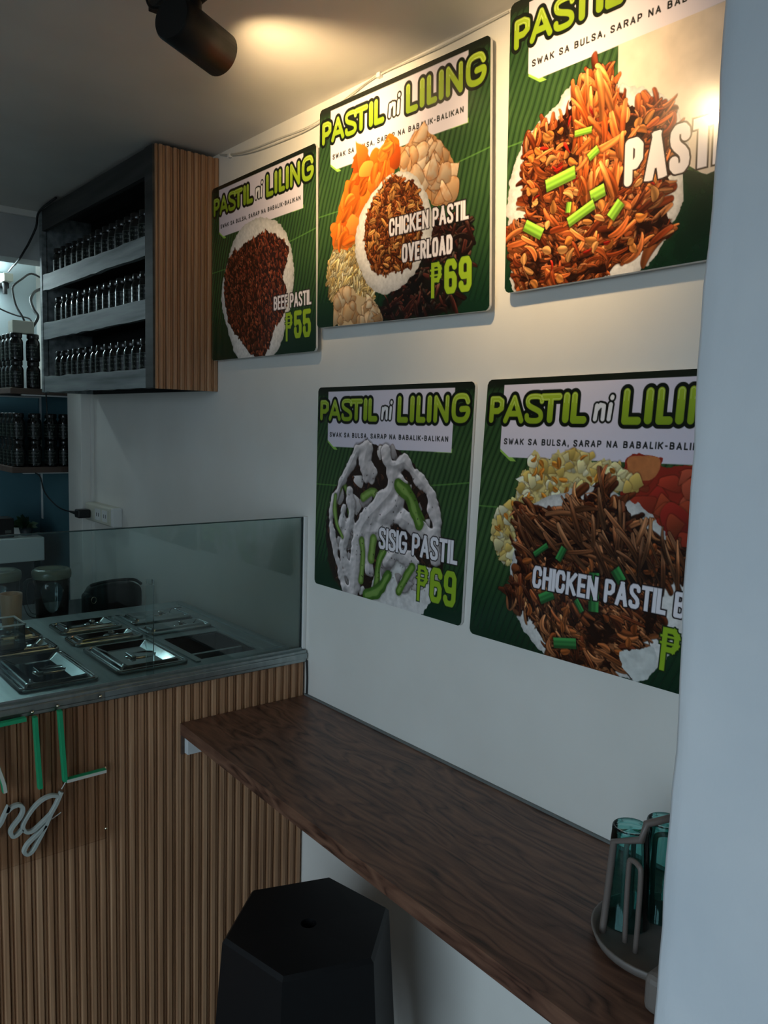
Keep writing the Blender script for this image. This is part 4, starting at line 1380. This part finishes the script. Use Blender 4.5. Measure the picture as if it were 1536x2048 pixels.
# ------------------------------------------------------------------ neon-flex sign on the counter front
sg = thing('acrylic_sign', 'clear acrylic sign with green block letters and white script on the counter front', 'sign', (-.7, -.02, .53))
YS = -.021
MB().box(-.98, -.540, YS - .003, YS, .5285, .866).build('acrylic_panel', M['acrylic'], sg)


def flex(pts, name, face, side, wd=.0085, dp=.013, lab=None):
    """neon flex strip: coloured sides with a pale face, standing off the panel towards -y"""
    mb = MB()
    P = [(a, YS - .003 - dp / 2, b) for a, b in pts]
    mb.tube(P, 0, flat=(wd, dp, (0, 1, 0)))
    o = mb.build(name, M[side], sg, .001)
    mb = MB()
    mb.tube([(a, YS - .003 - dp - .0005, b) for a, b in pts], 0, flat=(wd * .8, .001, (0, 1, 0)))
    f_ = mb.build('flex_face', M[face], o)
    if lab:
        o['label'] = lab
    return o


flex([(-.83, .841), (-.708, .8435)], 'letter_stroke', 'green', 'green', lab='green top bar of the letter T')
flex(curve([(-.775, .842), (-.7705, .79), (-.7638, .754), (-.7578, .7327), (-.7534, .7153), (-.7513, .6984)], 4), 'letter_stroke', 'flexface', 'green', lab='green curved stroke at the panel edge')
flex([(-.690, .844), (-.682, .688)], 'letter_stroke', 'green', 'green', .009, lab='green letter I')
flex([(-.640, .847), (-.631, .690)], 'letter_stroke', 'green', 'green', .009, lab='green upright of the letter L')
flex([(-.629, .690), (-.544, .691)], 'letter_stroke', 'flexface', 'green', .008, .014, lab='pale-faced foot of the letter L')
n_pts = [(-.785, .600), (-.77, .6222), (-.76, .6337), (-.7515, .6512), (-.7439, .6654), (-.7475, .655), (-.742, .659), (-.735, .6622), (-.7234, .6622), (-.7166, .6519), (-.7214, .6367), (-.7358, .6208), (-.7418, .6098), (-.7379, .5984), (-.728, .5999), (-.7186, .6081)]
flex(curve(n_pts, 4), 'letter_stroke', 'flexgrey', 'flexgrey', .0078, .010, lab='white script letter n')
g_b = [(-.6431, .658), (-.6587, .6642), (-.6795, .6598), (-.6986, .6448), (-.7141, .6234), (-.7174, .6096), (-.7096, .5988), (-.696, .5992), (-.6769, .6122), (-.6611, .6244)]
g_s = [(-.6385, .6671), (-.6504, .642), (-.6611, .6244), (-.6737, .598), (-.6898, .5691), (-.7003, .5537), (-.7105, .5505), (-.7163, .5589), (-.7084, .5732), (-.6894, .5878), (-.6719, .6031)]
flex(curve(g_b, 5), 'letter_stroke', 'flexgrey', 'flexgrey', .0078, .010, lab='white bowl of the script letter g')
flex(curve(g_s, 5), 'letter_stroke', 'flexgrey', 'flexgrey', .0078, .0104, lab='white tail of the script letter g')
for a, b in (((-.6375, .672), (-.6248, .690)), ((-.6596, .6107), (-.6392, .6198))):
    MB().tube([(a[0], YS - .007, a[1]), (b[0], YS - .006, b[1])], .0012, 6).build('wire', M['wcable'], sg)
for a in ((-.550, .858), (-.541, .552), (-.692, .852), (-.641, .855), (-.542, .693)):
    MB().lathe([(.0034, 0), (.003, .0016), (0, .0024)], (a[0], YS - .003, a[1]), 12, (0, -1, 0)).build('screw', M['chrome'], sg)

# ------------------------------------------------------------------ wall table
tb = thing('wall_table', 'dark walnut laminate bar table fixed along the wall under the menu boards', 'table', (-.19, -.65, .72))
MB().prism([(-.001, -.0085), (-.001, -1.298), (-.400, -1.298), (-.390, -.95), (-.375, -.50), (-.356, -.0085)], lambda a, b, d: (a, b, d), .722, .750).build('tabletop', M['walnut'], tb, .0015)
MB().box(-.347, -.002, -.030, -.0085, .676, .722).build('cleat', M['white_paint'], tb, .001)
MB().box(-.355, -.347, -.014, -.0085, .674, .730).build('hook_plate', M['shelfwood'], tb)
MB().box(-.03, -.001, -1.29, -.04, .690, .722).build('cleat', M['white_paint'], tb, .001)
MB().box(-.006, -.0005, -1.297, -.01, .7502, .7545).build('sealant_bead', M['grey_seal'], tb)

# ------------------------------------------------------------------ stool
so = thing('stool', 'black hexagonal plastic stool tucked under the bar table', 'stool', (-.292, -.462, ZF))
cx, cy = -.292, -.462
HEX = [math.radians(a) for a in (161, 101, 40, -20, -79, -140)]


def hexpt(r, a, z):
    return (cx + r * math.cos(a), cy + r * math.sin(a), z)


mb = MB()
nseg = 36
circ = [hexpt(.016, HEX[0] - 2 * math.pi * i / nseg, .457) for i in range(nseg)]
hexr = []
for i in range(nseg):
    k, f_ = divmod(i * 6 / nseg, 1)
    a, b = Vector(hexpt(.166, HEX[int(k) % 6], .46)), Vector(hexpt(.166, HEX[(int(k) + 1) % 6], .46))
    hexr.append(tuple(a.lerp(b, f_)))
low = [(x, y, z - .03) for x, y, z in circ]
mb.add(hexr + circ + low, [(i, nseg + i, nseg + (i + 1) % nseg, (i + 1) % nseg) for i in range(nseg)] + [(nseg + i, 2 * nseg + i, 2 * nseg + (i + 1) % nseg, nseg + (i + 1) % nseg) for i in range(nseg)])
rim = [Vector((p[0], p[1], .46)) for p in hexr]
out = [((p - Vector((cx, cy, .46))) * 1.045 + Vector((cx, cy, .452))) for p in rim]
mb.add([tuple(p) for p in rim] + [tuple(p) for p in out], [(i, (i + 1) % nseg, nseg + (i + 1) % nseg, nseg + i) for i in range(nseg)])
mb.build('seat', M['stool'], so)
for k in range(6):
    a0, a1 = HEX[k], HEX[(k + 1) % 6]
    mb = MB()
    nn = 14
    for side, off in ((0, 0), (1, -.004)):
        vs = []
        for i in range(nn + 1):
            u = i / nn
            c_ = abs(u - .5) * 2
            zl = ZF if c_ > .62 else ZF + .36 * math.sqrt(max(0, 1 - (c_ / .62) ** 2))
            for z in (.452, zl):
                r = (.1735 + off) + (.452 - z) * .075
                a, b = Vector(hexpt(r, a0, z)), Vector(hexpt(r, a1, z))
                vs.append(tuple(a.lerp(b, u)))
        fs = [(2 * i, 2 * i + 1, 2 * i + 3, 2 * i + 2) for i in range(nn)]
        mb.add(vs, fs if side == 0 else [f[::-1] for f in fs])
        if side == 0:
            first = vs
        else:
            q = first + vs
            m2 = len(first)
            mb.add(q, [(2 * i + 1, m2 + 2 * i + 1, m2 + 2 * i + 3, 2 * i + 3) for i in range(nn)])
    mb.build('side_panel', M['stool'], so)

# ------------------------------------------------------------------ tumbler caddy at the table end
CX, CY = -.175, -1.172
cad = thing('tumbler_caddy', 'taupe wire tumbler caddy on a round tray at the table end by the pillar', 'caddy', (CX, CY, .75))
MB().lathe([(.085, 0), (.098, .003), (.103, .016), (.100, .017), (.095, .008), (.02, .007), (0, .008)], (CX, CY, .7505), 40).build('tray', M['taupe'], cad)
MB().tube([(CX, CY, .757), (CX, CY, .93)], .006, 10).build('post', M['gunmetal'], cad)
SP = []
for k in range(6):
    a = math.radians(100 + 60 * k)
    gx, gy = CX + .060 * math.cos(a), CY + .060 * math.sin(a)
    SP.append((gx, gy))
    tx, ty = -math.sin(a) * .013, math.cos(a) * .013
    MB().tube(curve([(gx + tx * .9, gy + ty * .9, .757), (gx + tx, gy + ty, .80), (gx + tx, gy + ty, .868), (gx + tx * .6, gy + ty * .6, .880), (gx - tx * .6, gy - ty * .6, .880), (gx - tx, gy - ty, .868), (gx - tx, gy - ty, .80), (gx - tx * .9, gy - ty * .9, .757)]), .0038, 8).build('loop', M['gunmetal'], cad)
MB().tube([(-.234, -1.108, .757), (-.214, -1.105, .886), (-.222, -1.153, .911), (-.218, -1.156, .934), (-.19, -1.172, .94), (CX, CY, .938)], .0052, 8).build('handle', M['gunmetal'], cad)
for k, nm in ((0, 'farthest from the pillar'), (1, 'half hidden behind the pillar edge'), (2, 'nearest the camera side')):
    pass


def tumbler(x, y, label):
    t = tag(MB().lathe([(.0335, 0), (.0345, .001), (.0262, .138), (.0245, .143), (0, .1435), (0, .1395), (.0235, .1385), (.0325, .001), (.0335, 0)], (x, y, .7595), 32, None, True, False).build('drinking_glass', M['teal']), label, 'drinking glass', 'teal glasses on the caddy')
    MB().lathe([(.0262, .1375), (.0268, .140), (.0255, .1438), (.0238, .1445), (.0245, .140)], (x, y, .7595), 32, None, True, False).build('base_ring', M['teal'], t)
    return t


tumbler(*SP[0], 'upturned teal drinking glass on the caddy, farthest from the pillar')
tumbler(*SP[5], 'upturned teal drinking glass on the caddy, partly hidden behind the pillar edge')
bxg = tag(MB().box(-.318, -.272, -1.285, -1.225, .7505, .802).build('napkin_box', M['taupe'], None, .010, 3), 'taupe rounded box at the table end beside the caddy tray', 'box')

# ------------------------------------------------------------------ track spotlights
def spot(px, py, pz, d, label, power):
    d = Vector(d).normalized()
    c = Vector((px, py, pz))
    t = thing('track_spotlight', label, 'spotlight', tuple(c), 'black spotlights on the ceiling track')
    L, R = .064, .0395
    MB().lathe([(R * .93, -L), (R, -L + .004), (R, L), (R * .92, L), (R * .88, L - .05), (0, L - .052)], c, 36, d).build('body', M['blackm'], t)
    MB().lathe([(R * .8, L - .0515), (R * .8, L - .050), (0, L - .0495)], c, 24, d).build('lens', M['bulb'], t)
    side = c - d * .012
    MB().tube([side + Vector((0, 0, R * .6)), side + Vector((0, 0, ZC - .026 - pz))], .017, 14).build('stem', M['blackm'], t)
    MB().box(side.x - .02, side.x + .02, side.y - .035, side.y + .035, ZC - .040, ZC - .026).build('adapter', M['blackm'], t, .003)
    ld = bpy.data.lights.new('spot_light', 'SPOT')
    ld.energy = power
    ld.color = (1.0, .70, .36)
    ld.spot_size = math.radians(101)
    ld.spot_blend = 1.0
    ld.shadow_soft_size = .026
    lo = bpy.data.objects.new('spot_light', ld)
    COL.objects.link(lo)
    lo.parent = t
    lo.location = d * (L - .040)
    lo.rotation_euler = d.to_track_quat('-Z', 'Y').to_euler()
    return t


DL = (.93, .36, -.10)
spot(-.478, -.332, 2.143, DL, 'black cylinder track spotlight at the top of the photo, aimed at the menu boards', LAMP_W)
spot(-.50, -.84, 2.120, (.93, .16, -.30), 'black track spotlight nearer the shop front, above the photo', LAMP_W)
tr = tag(MB().box(-.52, -.485, -1.25, -.22, ZC - .026, ZC).build('light_track', M['blackm'], None, .002), 'black ceiling track carrying the two spotlights', 'light track')
cable([(-.515, -.34, 2.222), (-.52, -.30, 2.195), (-.545, -.29, 2.185), (-.56, -.31, 2.20), (-.545, -.335, 2.222)], .003, 'cable', 'small brown wire loop hanging beside the spotlight')

# thin white cables along the ceiling corner
wz = [(-.005, .470, 2.229), (-.005, .412, 2.214), (-.005, .30, 2.196), (-.005, .146, 2.187), (-.006, -.02, 2.187), (-.005, -.155, 2.216), (-.005, -.262, 2.231), (-.005, -.456, 2.226), (-.005, -.64, 2.229)]
cable(wz, .0019, 'cable', 'thin white cable sagging along the top of the wall above the menu boards', 'wcable')
cable([(x - .003, y, z + .005 + .004 * math.sin(y * 9)) for x, y, z in wz[:7]], .0013, 'cable', 'thinner white cable running just above the sagging one', 'wcable')
for y, z in ((-.262, 2.231), (.412, 2.214)):
    tag(MB().box(-.010, 0, y - .006, y + .006, z - .006, min(z + .005, 2.2355)).build('cable_clip', M['white'], None, .001), 'white cable clip above the overload menu board' if y < 0 else 'white cable clip beside the fluted cabinet panel', 'cable clip')
# dark vertical cord in the corner between counter and wall
cable([(-.004, -.016, .845), (-.003, -.018, .80), (-.0035, -.018, .7555)], .0026, 'cable', 'thin dark cord in the corner between counter and wall')
